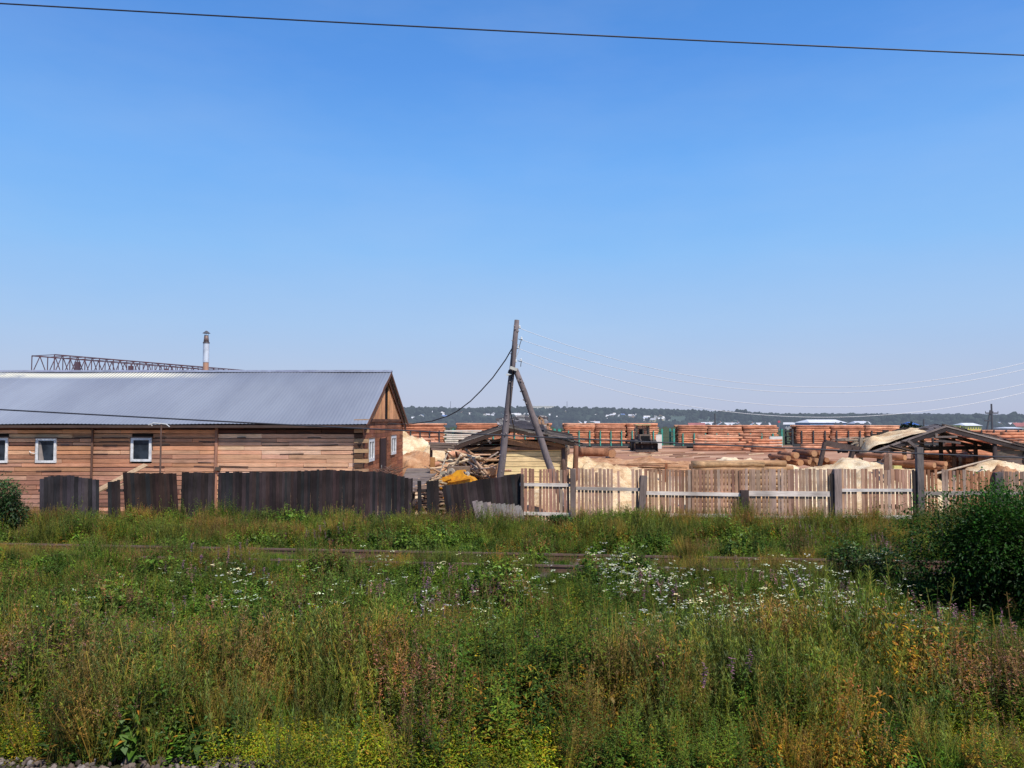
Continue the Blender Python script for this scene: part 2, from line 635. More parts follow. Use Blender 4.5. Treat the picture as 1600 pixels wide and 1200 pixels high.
    mb.box(((XL + XE) / 2, eave_yf + 0.02, eave_z - 0.1), (XE - XL, 0.03, 0.1), col=(0.09, 0.06, 0.05))
    mb.box(((XL + XE) / 2, eave_yf + 0.26, eave_z - 0.0 + slope * 0.26 - 0.13), (XE - XL, 0.45, 0.02), col=(0.08, 0.05, 0.04))
    mb.build("eave_board", M['wall_h'], h)
    # roof: corrugated sheet
    v, f = [], []
    pitch = 0.15
    xs = np.arange(XL, XE + 1e-6, pitch / 6)
    rows_y = [eave_yf, 32.5, 34.6, ridge_y, 38.6, 40.6, eave_yb]
    for yy in rows_y:
        zb = ridge_z - slope * abs(yy - ridge_y)
        for x in xs:
            v.append((x - XR, yy - YF, zb + 0.007 * math.sin(2 * math.pi * x / pitch) + 0.016 * math.sin(x * 0.9 + yy)))
    nx = len(xs)
    for j in range(len(rows_y) - 1):
        for i in range(nx - 1):
            f.append((j * nx + i, j * nx + i + 1, (j + 1) * nx + i + 1, (j + 1) * nx + i))
    me = bpy.data.meshes.new("roof")
    me.from_pydata(v, [], f)
    me.polygons.foreach_set("use_smooth", [True] * len(f))
    m, nt, b, out = new_mat("corrugated_zinc")
    co = N(nt, "ShaderNodeTexCoord").outputs["Object"]
    n1 = noise_tex(nt, 0.5, 5, 0.6, co, (1.0, 0.25, 0.25))
    n2 = noise_tex(nt, 9, 5, 0.7, co, (1.0, 0.6, 0.6))
    sp = N(nt, "ShaderNodeSeparateXYZ")
    nt.links.new(co, sp.inputs[0])
    # sheet joints: stepped tone per 1.05 m sheet
    dv = N(nt, "ShaderNodeMath", operation='DIVIDE')
    dv.inputs[1].default_value = 2.1
    nt.links.new(sp.outputs["X"], dv.inputs[0])
    fl = N(nt, "ShaderNodeMath", operation='FLOOR')
    nt.links.new(dv.outputs[0], fl.inputs[0])
    wn = N(nt, "ShaderNodeTexWhiteNoise", noise_dimensions='1D')
    nt.links.new(fl.outputs[0], wn.inputs["W"])
    c = ramp(nt, n1, [(0.35, (0.205, 0.225, 0.27)), (0.62, (0.25, 0.275, 0.32))])
    c = mixc(nt, 1.0, c, ramp(nt, wn.outputs["Value"], [(0, g(0.88)), (1, g(1.04))]), 'MULTIPLY')
    # wave across the corrugations, weights the painted glints toward the crests
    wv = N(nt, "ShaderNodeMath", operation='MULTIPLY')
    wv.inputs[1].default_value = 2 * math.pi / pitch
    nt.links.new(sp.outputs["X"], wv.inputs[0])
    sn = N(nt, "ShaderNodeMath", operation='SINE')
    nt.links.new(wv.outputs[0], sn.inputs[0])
    # mottled rust and lime specks
    c = mixc(nt, ramp(nt, n2, [(0.70, g(0)), (0.76, g(0.75))]), c, (0.62, 0.62, 0.6))
    # sun glints along the ridge, painted as a pale yellow band
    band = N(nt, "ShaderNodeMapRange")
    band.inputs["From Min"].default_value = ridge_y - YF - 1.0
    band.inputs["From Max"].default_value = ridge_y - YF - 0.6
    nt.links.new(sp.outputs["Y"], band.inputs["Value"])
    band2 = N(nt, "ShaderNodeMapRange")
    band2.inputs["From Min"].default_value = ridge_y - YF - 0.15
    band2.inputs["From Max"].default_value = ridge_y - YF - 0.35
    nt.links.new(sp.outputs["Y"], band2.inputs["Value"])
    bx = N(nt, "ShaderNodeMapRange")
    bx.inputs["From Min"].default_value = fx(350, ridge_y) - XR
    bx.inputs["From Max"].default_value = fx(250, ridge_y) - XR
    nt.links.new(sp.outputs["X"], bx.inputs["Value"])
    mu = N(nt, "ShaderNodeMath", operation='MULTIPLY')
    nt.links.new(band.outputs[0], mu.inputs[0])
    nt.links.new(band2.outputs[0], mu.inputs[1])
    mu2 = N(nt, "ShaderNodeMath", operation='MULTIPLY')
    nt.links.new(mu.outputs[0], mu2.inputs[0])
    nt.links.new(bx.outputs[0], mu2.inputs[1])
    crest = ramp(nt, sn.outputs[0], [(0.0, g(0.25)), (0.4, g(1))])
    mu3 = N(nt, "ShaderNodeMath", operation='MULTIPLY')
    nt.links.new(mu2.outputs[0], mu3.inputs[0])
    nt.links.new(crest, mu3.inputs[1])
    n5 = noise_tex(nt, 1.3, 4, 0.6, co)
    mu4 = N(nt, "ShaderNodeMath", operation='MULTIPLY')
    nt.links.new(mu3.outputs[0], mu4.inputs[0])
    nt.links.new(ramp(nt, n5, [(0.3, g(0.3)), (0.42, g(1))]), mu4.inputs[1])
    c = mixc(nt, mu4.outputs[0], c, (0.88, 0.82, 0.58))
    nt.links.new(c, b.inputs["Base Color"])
    b.inputs["Metallic"].default_value = 0.0
    b.inputs["Roughness"].default_value = 0.62
    b.inputs["Specular IOR Level"].default_value = 0.3
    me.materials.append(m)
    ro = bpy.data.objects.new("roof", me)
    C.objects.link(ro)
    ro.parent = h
    # ridge cap: dark line under a bent sheet
    mb = MB()
    for i in range(int((XE - XL) / 1.9) + 1):
        xa = XL + i * 1.9
        xb = min(xa + 1.95, XE)
        for s_ in (-1, 1):
            mb.quad([(xa, ridge_y + s_ * 0.17, ridge_z - 0.17 * slope + 0.035), (xb, ridge_y + s_ * 0.17, ridge_z - 0.17 * slope + 0.035),
                     (xb, ridge_y, ridge_z + 0.075), (xa, ridge_y, ridge_z + 0.07)], vary((0.22, 0.24, 0.31), 0.1))
    mb.build("ridge_cap", M['attr'], ro)
    # chimney pipe
    cx, cy = fx(320, 38.0), 38.0
    zb, zt = fz(590, cy), fz(524, cy)
    mb = MB()
    H = zt - zb
    mb.cyl((cx, cy, zb - 0.1), (cx, cy, zb + H * 0.36), 0.135, n=16, col=(0.50, 0.27, 0.17), caps=False)
    mb.cyl((cx, cy, zb + H * 0.36), (cx, cy, zb + H * 0.83), 0.145, n=16, col=(0.62, 0.65, 0.7), caps=False)
    mb.cyl((cx, cy, zb + H * 0.81), (cx, cy, zb + H * 0.84), 0.16, n=16, col=(0.14, 0.12, 0.12))
    mb.cyl((cx, cy, zb + H * 0.84), (cx, cy, zb + H * 1.0), 0.13, 0.10, n=16, col=(0.22, 0.15, 0.13))
    ch = mb.build("chimney", col_attr("sheet_metal", 0.5, metal=0.15), h, smooth=True)
    mb = MB()
    for a_ in range(3):
        an = a_ * 2.1
        mb.cyl((cx + 0.09 * math.cos(an), cy + 0.09 * math.sin(an), zt - 0.02), (cx + 0.09 * math.cos(an), cy + 0.09 * math.sin(an), zt + 0.12), 0.008, n=5, col=(0.1, 0.1, 0.1))
    mb.cyl((cx, cy, zt + 0.10), (cx, cy, zt + 0.23), 0.19, 0.03, n=16, col=(0.10, 0.10, 0.115))
    mb.build("chimney_cowl", M['attr'], ch)
    # windows, front
    for (wa, wb, wz0, wz1) in wins:
        build_window(h, 'y', wa, wb, wz0, wz1, YF - 0.055)
    wa, wb, wz0, wz1 = wins[1]
    mb = MB()
    mb.quad([(wa + 0.12, YF - 0.062, wz0 + 0.1), (wa + 0.33, YF - 0.062, wz0 + 0.1), (wa + 0.2, YF - 0.062, wz1 - 0.2), (wa + 0.12, YF - 0.062, wz1 - 0.1)], (0.32, 0.27, 0.24))
    mb.build("curtain", M['attr'], h)
    # windows, gable
    def gy(px):
        return XG / ((px - 800) / 1200)
    ya0, ya1 = gy(574.8), gy(583.5)
    build_window(h, 'x', ya0, ya1, fz(722, ya0), fz(686, ya0), XG + 0.03)
    yb0, yb1 = gy(610), gy(617.5)
    build_window(h, 'x', yb0, yb1, fz(711, yb0), fz(681, yb0), XG + 0.03)
    mb = MB()
    d0, d1 = gy(593), gy(602.5)
    mb.box((XG + 0.035, (d0 + d1) / 2, 1.6), (0.04, d1 - d0, 3.1 - 0.35), col=(0.055, 0.03, 0.028))
    mb.box((XG + 0.06, d0 + 0.03, 1.6), (0.03, 0.08, 2.85), col=(0.03, 0.02, 0.02))
    mb.box((XG + 0.06, d1 - 0.03, 1.6), (0.03, 0.08, 2.85), col=(0.11, 0.05, 0.03))
    dr = mb.build("door", M['wall_v'], h)
    mb = MB()
    mb.box((XG + 0.075, d0 + 0.25, 1.7), (0.03, 0.04, 0.16), col=(0.3, 0.3, 0.3))
    mb.build("handle", M['attr'], dr)
    # bracket lamp near batten + small box
    mb = MB()
    mb.box((fx(344, YF), YF - 0.15, fz(732, YF)), (0.2, 0.12, 0.14), col=(0.10, 0.075, 0.06))
    mb.build("junction_box", M['attr'], h)
    mb = MB()
    xa, za = fx(52, YF), fz(707, YF)
    mb.tube([(xa - 0.05, YF - 0.1, za + 0.06), (xa, YF - 0.12, za), (xa + 0.15, YF - 0.1, za - 0.04), (xa + 0.2, YF - 0.08, za + 0.02)], 0.018, 5, (0.8, 0.8, 0.78))
    mb.build("pipe_outlet", M['attr'], h)
    return XG, wt


def build_window(par, axis, a0, a1, z0, z1, face):
    """White plastic frame with a dark pane; axis 'y' = window in the front wall, 'x' = in the gable."""
    def P(u, d, z):      # u along the wall, d outward
        return (u, face - d, z) if axis == 'y' else (face + d, u, z)

    def bx(mb, u0, u1, zz0, zz1, d0, d1, col):
        c = P((u0 + u1) / 2, (d0 + d1) / 2, (zz0 + zz1) / 2)
        sz = (abs(u1 - u0), abs(d1 - d0), zz1 - zz0) if axis == 'y' else (abs(d1 - d0), abs(u1 - u0), zz1 - zz0)
        mb.box(c, sz, None, col)
    mb = MB()
    t = 0.095 if axis == 'y' else 0.13
    w = (0.8, 0.8, 0.8)
    bx(mb, a0, a0 + t, z0, z1, -0.03, 0.045, w)
    bx(mb, a1 - t, a1, z0, z1, -0.03, 0.045, w)
    bx(mb, a0 + t, a1 - t, z1 - t, z1, -0.03, 0.045, w)
    bx(mb, a0 + t, a1 - t, z0, z0 + t, -0.03, 0.045, w)
    if axis == 'x':
        m_ = (a0 + a1) / 2
        bx(mb, m_ - 0.05, m_ + 0.05, z0 + t, z1 - t, -0.03, 0.04, w)
    win = mb.build("window", M['white_frame'], par)
    mb = MB()
    bx(mb, a0 + t - 0.005, a1 - t + 0.005, z0 + t - 0.005, z1 - t + 0.005, -0.02, 0.0, (0.02, 0.02, 0.02))
    mb.build("pane", M['glass'], win)
    mb = MB()
    bx(mb, a0 - 0.03, a1 + 0.03, z1 + 0.003, z1 + 0.045, -0.01, 0.06, (0.2, 0.13, 0.1))
    bx(mb, a0 - 0.04, a0 - 0.003, z0, z1, -0.01, 0.03, (0.3, 0.19, 0.13))
    mb.build("trim", M['wall_h'], win)


XG, HWT = build_house()

# thin post with pale crosspiece in front of the house
p = at(252, 662, 29.4)
t = thing("antenna_post", "thin brown post with pale curved crosspiece in front of the timber building", "post", (p.x, 29.4, 0))
mb = MB()
mb.cyl((p.x, 29.4, 0), (p.x, 29.4, p.z), 0.045, 0.03, n=8, col=(0.16, 0.10, 0.08))
mb.build("post", M['pole'], t)
mb = MB()
mb.tube([at(232, 664, 29.38), at(240, 661, 29.38), at(252, 662, 29.38), at(260, 663, 29.38), at(265, 667, 29.38)], 0.022, 6, (0.6, 0.6, 0.58))
mb.tube([at(235, 662.5, 29.38), at(238, 665.5, 29.38)], 0.02, 5, (0.6, 0.6, 0.58))
mb.build("crosspiece", M['attr'], t)


# ------------------------------------------------------------------ dark fence
FY = 27.0


def dark_panel(name, label, px0, px1, top, bottom_lean=0.0, Y=FY, col=(0.045, 0.032, 0.032), pw=5.4, gaps=0.06, width_to=None, lean_y=0.0, group=None,
               zbot=0.0, rails=True):
    """top: list of (px, py) for the upper edge. bottom_lean: metres the foot is shifted in x."""
    base = (fx((px0 + px1) / 2, Y), Y, 0)
    f = thing(name, label, "fence", base, group)
    mb = MB()
    px = px0
    r = random.Random(int(px0))
    while px < px1 - 1:
        w = min(pw * r.uniform(0.75, 1.25), px1 - px)
        pc = px + w / 2
        ty = np.interp(pc, [a for a, _ in top], [b_ for _, b_ in top]) + r.uniform(-0.9, 0.9)
        pt = at(pc, ty, Y)
        x0 = pt.x
        foot = Vector((x0 - bottom_lean + r.uniform(-0.01, 0.01), Y - lean_y + r.uniform(-0.01, 0.01), zbot))
        wm = w * Y / 1200
        if r.random() > gaps:
            c = r.choice([col, tuple(k * 0.7 for k in col), tuple(k * 1.35 for k in col), (col[0] * 1.25, col[1] * 1.1, col[2] * 1.05), (0.034, 0.032, 0.034) if col[0] < 0.1 else col])
            mb.beam(foot, Vector((x0, Y + r.uniform(0, 0.02), pt.z)), wm + (0.014 if abs(bottom_lean) > 0.1 else -0.004), 0.025, vary(c, 0.2, r), up=(0, 1, 0))
        px += w
    mb.build("plank_panel", M['dark_v'], f)
    if rails:
        for zz in (0.45, 1.35):
            mb = MB()
            a, b_ = fx(px0, Y), fx(px1, Y)
            mb.beam((a, Y + 0.06 - lean_y * 0.5, zz), (b_, Y + 0.06 - lean_y * 0.5, zz), 0.045, 0.09, (0.06, 0.045, 0.04))
            mb.build("rail", M['dark_v'], f)
    return f


dark_panel("plank_fence", "grey-black leaning plank fence section with rounded top at the left under two windows", 62, 155,
           [(62, 750), (80, 743), (110, 743), (140, 748), (155, 750)], bottom_lean=-0.05, gaps=0.0, col=(0.060, 0.050, 0.055))
dark_panel("plank_fence", "short dark plank fence section beside the leaning pale boards", 168, 188, [(168, 753), (188, 750)], bottom_lean=-0.08, gaps=0.0)
dark_panel("plank_fence", "dark brown plank fence section tilting right in front of the thin post", 187, 275, [(187, 738), (275, 740)], bottom_lean=-0.16, gaps=0.03,
           col=(0.040, 0.026, 0.022))
dark_panel("plank_fence", "narrow dark fence section with one gap, between the tilted section and the long one", 284, 336, [(284, 738), (336, 738)], gaps=0.1, pw=6)
dark_panel("plank_fence", "long black plank fence section with a wavy top below the building's bright wall", 341, 645,
           [(341, 738), (450, 737), (500, 734), (560, 736), (600, 738), (620, 742), (645, 748)], gaps=0.03, pw=5.0)
dark_panel("plank_fence", "three separate black pickets with wide gaps beside the scrap heap", 652, 686, [(652, 751), (686, 751)], gaps=0.45, pw=7.5, col=(0.035, 0.028, 0.027), bottom_lean=-0.05)
dark_panel("plank_fence", "black plank fence section with rising slanted top in front of the yellow machine", 691, 814,
           [(691, 760), (740, 752), (814, 739)], bottom_lean=-0.22, gaps=0.0, pw=5.2)
# pale board panel leaning at its foot
dark_panel("plank_fence", "low pale grey board panel leaning against the black slanted fence", 738, 814, [(738, 783), (814, 790)], bottom_lean=-0.25, Y=26.7,
           col=(0.25, 0.215, 0.195), pw=6.5, gaps=0, lean_y=0.25, rails=False)

# leaning pale boards at left
for i, (a, b_, w, lab) in enumerate((((146, 770), (228, 726), 0.22, "wide tan board leaning up to the middle window, upper of two"),
                                     ((176, 765), (205, 748), 0.14, "short cream offcut lying on the leaning tan board"),
                                     ((140, 776), (190, 750), 0.10, "narrow pale board leaning lowest beside the short dark fence section"))):
    A, B = at(*a, 27.6 + i * 0.1), at(*b_, 29.5)
    mb = MB()
    mb.beam(A, B, w, 0.03, vary((0.42, 0.29, 0.18), 0.1), up=(0, -0.7, 0.7))
    tag(mb.build("leaning_board", M['any'], loc=A), lab, "board")


# ------------------------------------------------------------------ picket fence
def build_picket():
    f = thing("picket_fence", "long weathered picket fence with grey-white rails and dark posts in front of the sawmill yard", "fence", (fx(812, FY), FY, 0))
    posts = [(816, 741, 20, 0.0, (0.14, 0.10, 0.085), 5), (895, 733, 0, 0.0, (0.22, 0.165, 0.145), 8), (1006, 743, 0, -0.14, (0.25, 0.19, 0.165), 10), (1163, 766, 0, 0.0, (0.075, 0.052, 0.048), 12),
             (1308, 733, 0, 0.0, (0.36, 0.27, 0.235), 11), (1436, 699, 0, 0.0, (0.17, 0.145, 0.135), 10), (1559, 738, 0, 0.0, (0.13, 0.11, 0.11), 12),
             (1688, 738, 0, 0, (0.1, 0.08, 0.07), 10), (1820, 738, 0, 0, (0.1, 0.08, 0.07), 10)]
    r = random.Random(11)
    tops = lambda px: float(np.interp(px, [812, 1000, 1060, 1300, 1460, 1640, 1950], [733, 733, 734, 732.5, 734, 738, 738]))
    # posts
    for (px, py, _, ln, c, w) in posts:
        pt = at(px, py, FY - 0.09)
        mb = MB()
        mb.beam((pt.x + ln * 1.0, FY - 0.09, -0.1), (pt.x, FY - 0.09, pt.z), w * FY / 1200, 0.16, c, up=(0, 1, 0))
        mb.build("post", M['pole'], f)
    # a second darker upright beside the tall post and beside 1308
    for px, py, w in ((1428, 736, 5), (1299, 740, 4)):
        pt = at(px, py, FY - 0.07)
        mb = MB()
        mb.beam((pt.x, FY - 0.07, -0.1), (pt.x, FY - 0.07, pt.z), w * FY / 1200, 0.06, (0.05, 0.04, 0.038), up=(0, 1, 0))
        mb.build("brace_post", M['pole'], f)
    xs = [p_[0] for p_ in posts]
    tone = {0: (0.54, 0.29, 0.20), 1: (0.54, 0.33, 0.24), 2: (0.50, 0.29, 0.19), 3: (0.46, 0.29, 0.205), 4: (0.56, 0.32, 0.215), 5: (0.50, 0.24, 0.13), 6: (0.40, 0.275, 0.21), 7: (0.42, 0.27, 0.2)}
    for k in range(len(xs) - 1):
        mb = MB()
        px = xs[k] + (3 if k else 0)
        while px < xs[k + 1]:
            w = r.uniform(3.4, 4.9)
            if k == 3 and r.random() < 0.25:
                w *= 1.7
            gap = r.uniform(0.7, 2.0)
            skip = (957 < px < 961) or (967 < px < 985)
            if not skip and r.random() > 0.008:
                ty = tops(px) + r.choice([0, 0, 0, -1.2, 1.2, 0.5, -0.6]) + (r.uniform(0, 6) if r.random() < 0.05 else 0)
                pt = at(px, ty, FY)
                wm = w * FY / 1200
                c = tone[k]
                if r.random() < 0.3:
                    c = (c[0] * 0.66, c[1] * 0.62, c[2] * 0.62)
                elif r.random() < 0.16:
                    c = (0.44, 0.31, 0.24)
                ln = r.gauss(0, 0.012)
                mb.beam((pt.x + ln, FY + r.uniform(-0.003, 0.003), 0.02), (pt.x, FY, pt.z), wm, 0.022, vary(c, 0.16, r), up=(0, 1, 0))
            px += w + gap
        mb.build("picket_panel", M['picket'], f)
    # rails
    segs = [(812, 896, 757, 758, 5, (0.78, 0.68, 0.60)), (900, 1003, 763, 765, 5, (0.52, 0.44, 0.38)), (1003, 1160, 770, 773, 5.5, (0.78, 0.68, 0.60)),
            (1168, 1302, 771, 772, 8, (0.78, 0.67, 0.59)), (1312, 1432, 766, 766, 4.5, (0.76, 0.69, 0.63)), (1440, 1556, 771, 770, 6, (0.34, 0.29, 0.25)), (1560, 1820, 771, 771, 5, (0.34, 0.29, 0.25)),
            (818, 893, 802, 804, 5, (0.76, 0.67, 0.59)), (955, 1003, 811, 811, 4, (0.45, 0.36, 0.3)), (1006, 1160, 805, 806, 5.5, (0.78, 0.67, 0.59)), (1168, 1304, 808, 808, 4, (0.68, 0.57, 0.5)),
            (1312, 1431, 808, 808, 5.5, (0.8, 0.73, 0.67)), (1440, 1556, 812, 812, 6, (0.32, 0.25, 0.19)), (1560, 1820, 810, 810, 5, (0.34, 0.29, 0.25))]
    for a, b_, ya, yb, w, c in segs:
        A, B = at(a, ya, FY - 0.045), at(b_, yb, FY - 0.045)
        mb = MB()
        mb.beam(A, B, 0.04, w * FY / 1200, c)
        mb.build("rail", M['grey_h'], f)
    return f


build_picket()

# broken diagonal stick behind gap
# ------------------------------------------------------------------ utility pole with brace
def build_pole():
    Y = 29.6
    top = at(808, 500, Y)
    foot = Vector((at(774, 800, Y).x, Y, -0.2))
    t = thing("utility_pole", "tall grey timber utility pole with a slanting brace standing behind the fence", "utility pole", (foot.x, Y, 0))
    mb = MB()
    mb.tube([foot.lerp(top, k / 9) + Vector((rnd.uniform(-0.02, 0.02), rnd.uniform(-0.02, 0.02), 0)) for k in range(10)],
            [0.155 - 0.06 * k / 9 for k in range(10)], 12, (0.20, 0.165, 0.165))
    for _ in range(26):   # knots
        k = rnd.random()
        c = foot.lerp(top, k)
        a = rnd.uniform(math.pi, 2 * math.pi)
        rr = 0.155 - 0.06 * k
        mb.cyl(c + Vector((math.cos(a) * rr * 0.8, math.sin(a) * rr * 0.8, 0)), c + Vector((math.cos(a) * (rr + 0.03), math.sin(a) * (rr + 0.03), 0.02)), 0.04, 0.02, 6, (0.33, 0.28, 0.27))
    mb.build("pole_shaft", M['pole'], t, smooth=True)
    ptop = at(806, 577, Y - 0.13)
    pf = Vector((at(893, 800, Y - 0.35).x, Y - 0.35, -0.2))
    mb = MB()
    mb.tube([pf.lerp(ptop, k / 7) + Vector((rnd.uniform(-0.02, 0.02), 0, 0)) for k in range(8)], [0.15 - 0.045 * k / 7 for k in range(8)], 12, (0.205, 0.165, 0.16))
    for _ in range(16):
        k = rnd.random()
        c = pf.lerp(ptop, k)
        a = rnd.uniform(math.pi, 2 * math.pi)
        mb.cyl(c + Vector((math.cos(a) * 0.1, math.sin(a) * 0.1, 0)), c + Vector((math.cos(a) * 0.15, math.sin(a) * 0.15, 0.02)), 0.04, 0.02, 6, (0.34, 0.29, 0.28))
    mb.build("brace", M['pole'], t, smooth=True)
    # insulators on hooks
    for px, py, sx in ((812, 510, 1), (806, 510, -1), (815, 528, 1), (810, 542, 1), (802, 541, -1), (814, 562, 1), (806, 563, 1)):
        mb = MB()
        P0 = at(px - sx * 5, py + 1.5, Y)
        P1 = at(px, py, Y)
        mb.tube([P0, (P0 + P1) / 2 + Vector((0, 0, -0.05)), P1 + Vector((0, 0, -0.07))], 0.012, 5, (0.05, 0.05, 0.055))
        ins = mb.build("hook", M['attr'], t)
        mb = MB()
        mb.cyl(P1 + Vector((0, 0, -0.07)), P1 + Vector((0, 0, -0.01)), 0.042, 0.03, 10, (0.7, 0.7, 0.68))
        mb.cyl(P1 + Vector((0, 0, -0.01)), P1 + Vector((0, 0, 0.04)), 0.032, 0.025, 10, (0.7, 0.7, 0.68))
        mb.build("insulator", M['porcelain'], ins, smooth=True)
    # jumper leads
    for pts in (((815, 530), (813, 536), (811, 543)), ((812, 545), (809, 552), (806, 560)), ((806, 563), (803, 570), (799, 578)), ((815, 563), (814, 568), (813.5, 573))):
        mb = MB()
        mb.tube([at(x, y, Y - 0.02) for x, y in pts], 0.014, 5, (0.6, 0.6, 0.6) if pts[0][0] != 815 else (0.1, 0.1, 0.1))
        mb.build("jumper_lead", M['attr'], t)
    # lamp brackets at the brace joint
    mb = MB()
    mb.beam(at(797, 574, Y - 0.3), at(808, 578, Y - 0.3), 0.12, 0.11, (0.66, 0.64, 0.56))
    mb.build("floodlight", M['attr'], t)
    mb = MB()
    mb.beam(at(794, 580, Y - 0.2), at(800, 582, Y - 0.2), 0.13, 0.12, (0.04, 0.04, 0.045))
    mb.beam(at(791, 586, Y - 0.2), at(799, 584, Y - 0.2), 0.1, 0.07, (0.6, 0.6, 0.57))
    mb.build("lamp_bracket", M['attr'], t)
    mb = MB()
    mb.tube([at(801, 540, Y - .12), at(798.5, 600, Y - 0.13), at(797, 640, Y - 0.13), at(800, 655, Y - 0.1), at(803, 668, Y + 2), at(804, 681, Y + 4)], 0.022, 6, (0.03, 0.03, 0.04))
    mb.build("down_cable", M['attr'], t)
    # wires
    for k, (xs_, ys_, x0, ym, lab) in enumerate(((812, 513, 1292, 605, "topmost of the four pale wires sagging right from the utility pole"),
                                                 (815, 531, 1287, 614, "second from top of the four pale wires sagging right from the utility pole"),
                                                 (811, 545, 1296, 636, "third from top of the four pale wires sagging right from the utility pole"),
                                                 (816, 565, 1287, 652, "lowest of the four pale wires sagging right from the utility pole"))):
        a = (ym - ys_) / (x0 - xs_) ** 2
        pts = []
        for i in range(61):
            px = xs_ + (1960 - xs_) * i / 60
            pts.append(at(px, ym - a * (px - x0) ** 2, Y))
        mb = MB()
        mb.tube(pts, 0.0095, 5, (0.7, 0.7, 0.68))
        tag(mb.build("overhead_wire", M['wire_pale'], loc=pts[0]), lab, "wire", "pale wires strung from the utility pole")
    cp = [(802, 541, Y), (790, 562, 30), (770, 590, 31), (752, 610, 32), (735, 627, 33), (715, 642, 34), (700, 650, 35), (675, 658, 36), (645, 662, 36.4), (625, 663, 36.5), (607, 661, 36.55)]
    mb = MB()
    mb.tube([at(*c) for c in cp], 0.024, 6, (0.03, 0.03, 0.04))
    tag(mb.build("service_cable", M['wire_dark'], loc=at(*cp[0])), "dark sagging cable from the utility pole down to the building's gable", "cable")
    # second pole that carries the wires, right of the frame
    x2 = at(1960, 500, Y).x
    t2 = thing("utility_pole", "plain timber utility pole at the far end of the pale wires", "utility pole", (x2, Y, 0))
    mb = MB()
    mb.cyl((x2, Y, -0.2), (x2, Y, at(1960, 470, Y).z), 0.15, 0.1, 12, (0.2, 0.165, 0.165))
    mb.build("pole_shaft", M['pole'], t2)
    return t


build_pole()


def cable(name, pts, r, mat, label, n=50, seg=None):
    # smooth curve through the points (quadratic in px)
    xs = [p_[0] for p_ in pts]
    ys = [p_[1] for p_ in pts]
    cf = np.polyfit(xs, ys, 2)
    P = []
    Y0, Y1 = pts[0][2], pts[-1][2]
    for i in range(n + 1):
        px = xs[0] + (xs[-1] - xs[0]) * i / n
        P.append(at(px, float(np.polyval(cf, px)), Y0 + (Y1 - Y0) * i / n))
    mb = MB()
    mb.tube(P, r, 8)
    return tag(mb.build(name, mat, loc=P[0]), label, "cable")


cable("overhead_cable", [(-500, -24, 9), (0, 3, 9), (500, 34, 9), (1000, 60, 9), (1600, 86, 9), (2100, 106, 9)], 0.009, M['wire_dark'],
      "single dark cable running across the top of the blue sky")
cable("overhead_cable", [(-500, 612, 11), (0, 638, 11), (380, 661, 11), (700, 676, 11), (900, 685, 11), (1160, 698, 11), (1600, 715, 11), (2100, 733, 11)], 0.010, M['wire_dark'],
      "dark cable crossing low in front of the roof and the log wagons")


# ------------------------------------------------------------------ truss boom behind the house
def build_truss():
    A = Vector((at(50, 556, 60).x, 60, at(50, 556, 60).z))
    B = A + Vector((0.4375 * 19, 19, 0))
    d = (B - A)
    L = d.length
    d.normalize()
    s = Vector((d.y, -d.x, 0)) * 1.0
    t = thing("lattice_boom", "rusty steel lattice boom rising behind the long metal roof", "crane boom", (A.x, A.y, 0))
    H = 1.5
    W = 2.6
    mb = MB()
    for o, zz in ((Vector(), 0), (s * W, 0), (Vector(), -H), (s * W, -H)):
        mb.beam(A + o + Vector((0, 0, zz)), B + o + Vector((0, 0, zz)), 0.09, 0.09, (0.10, 0.07, 0.09))
    mb.build("chord", M['rust'], t)
    n = 16
    mb = MB()
    for i in range(n + 1):
        p0 = A + d * (L * i / n)
        mb.beam(p0, p0 + s * W, 0.05, 0.05)
        mb.beam(p0 + Vector((0, 0, -H)), p0 + s * W + Vector((0, 0, -H)), 0.05, 0.05)
        for o in (Vector(), s * W):
            mb.beam(p0 + o, p0 + o + Vector((0, 0, -H)), 0.055, 0.055)
            if i < n:
                p1 = A + d * (L * (i + 0.5) / n)
                p2 = A + d * (L * (i + 1) / n)
                mb.beam(p0 + o + Vector((0, 0, -H)), p1 + o, 0.05, 0.05)
                mb.beam(p1 + o, p2 + o + Vector((0, 0, -H)), 0.05, 0.05)
    mb.build("lattice_bracing", M['rust'], t)
    for i in (3, 7, 10):
        p0 = A + d * (L * i / n)
        mb = MB()
        mb.beam(p0 + Vector((0, 0, -0.2)), p0 + Vector((0, 0, -H - 0.3)), 0.35, 0.3, up=(0, 1, 0))
        mb.build("gusset", M['rust'], t)
    for q in (A + d * 1.0, B - d * 1.0):
        for o in (Vector(), s * W):
            mb = MB()
            mb.beam(q + o + Vector((0, 0, -H)), Vector((q.x + o.x, q.y + o.y, 0)), 0.2, 0.2, up=(0, 1, 0))
            mb.build("support_leg", M['rust'], t)


build_truss()


# ------------------------------------------------------------------ logs
LOGM = []
bark_cols = [(0.66, 0.30, 0.175), (0.74, 0.36, 0.22), (0.60, 0.27, 0.16), (0.78, 0.42, 0.27), (0.50, 0.24, 0.15)]


def log_mesh(L, r0, r1, col, ecol, seed, segs=6, n=10, wob=0.02):
    global rnd
    keep, rnd = rnd, random.Random(seed)
    mb = MB()
    mb.cyl((-L / 2, 0, 0), (L / 2, 0, 0), r0, r1, n, col, ecol, True, wob, segs)
    rnd = keep
    return mb.mesh("log", M['log'], smooth=True)


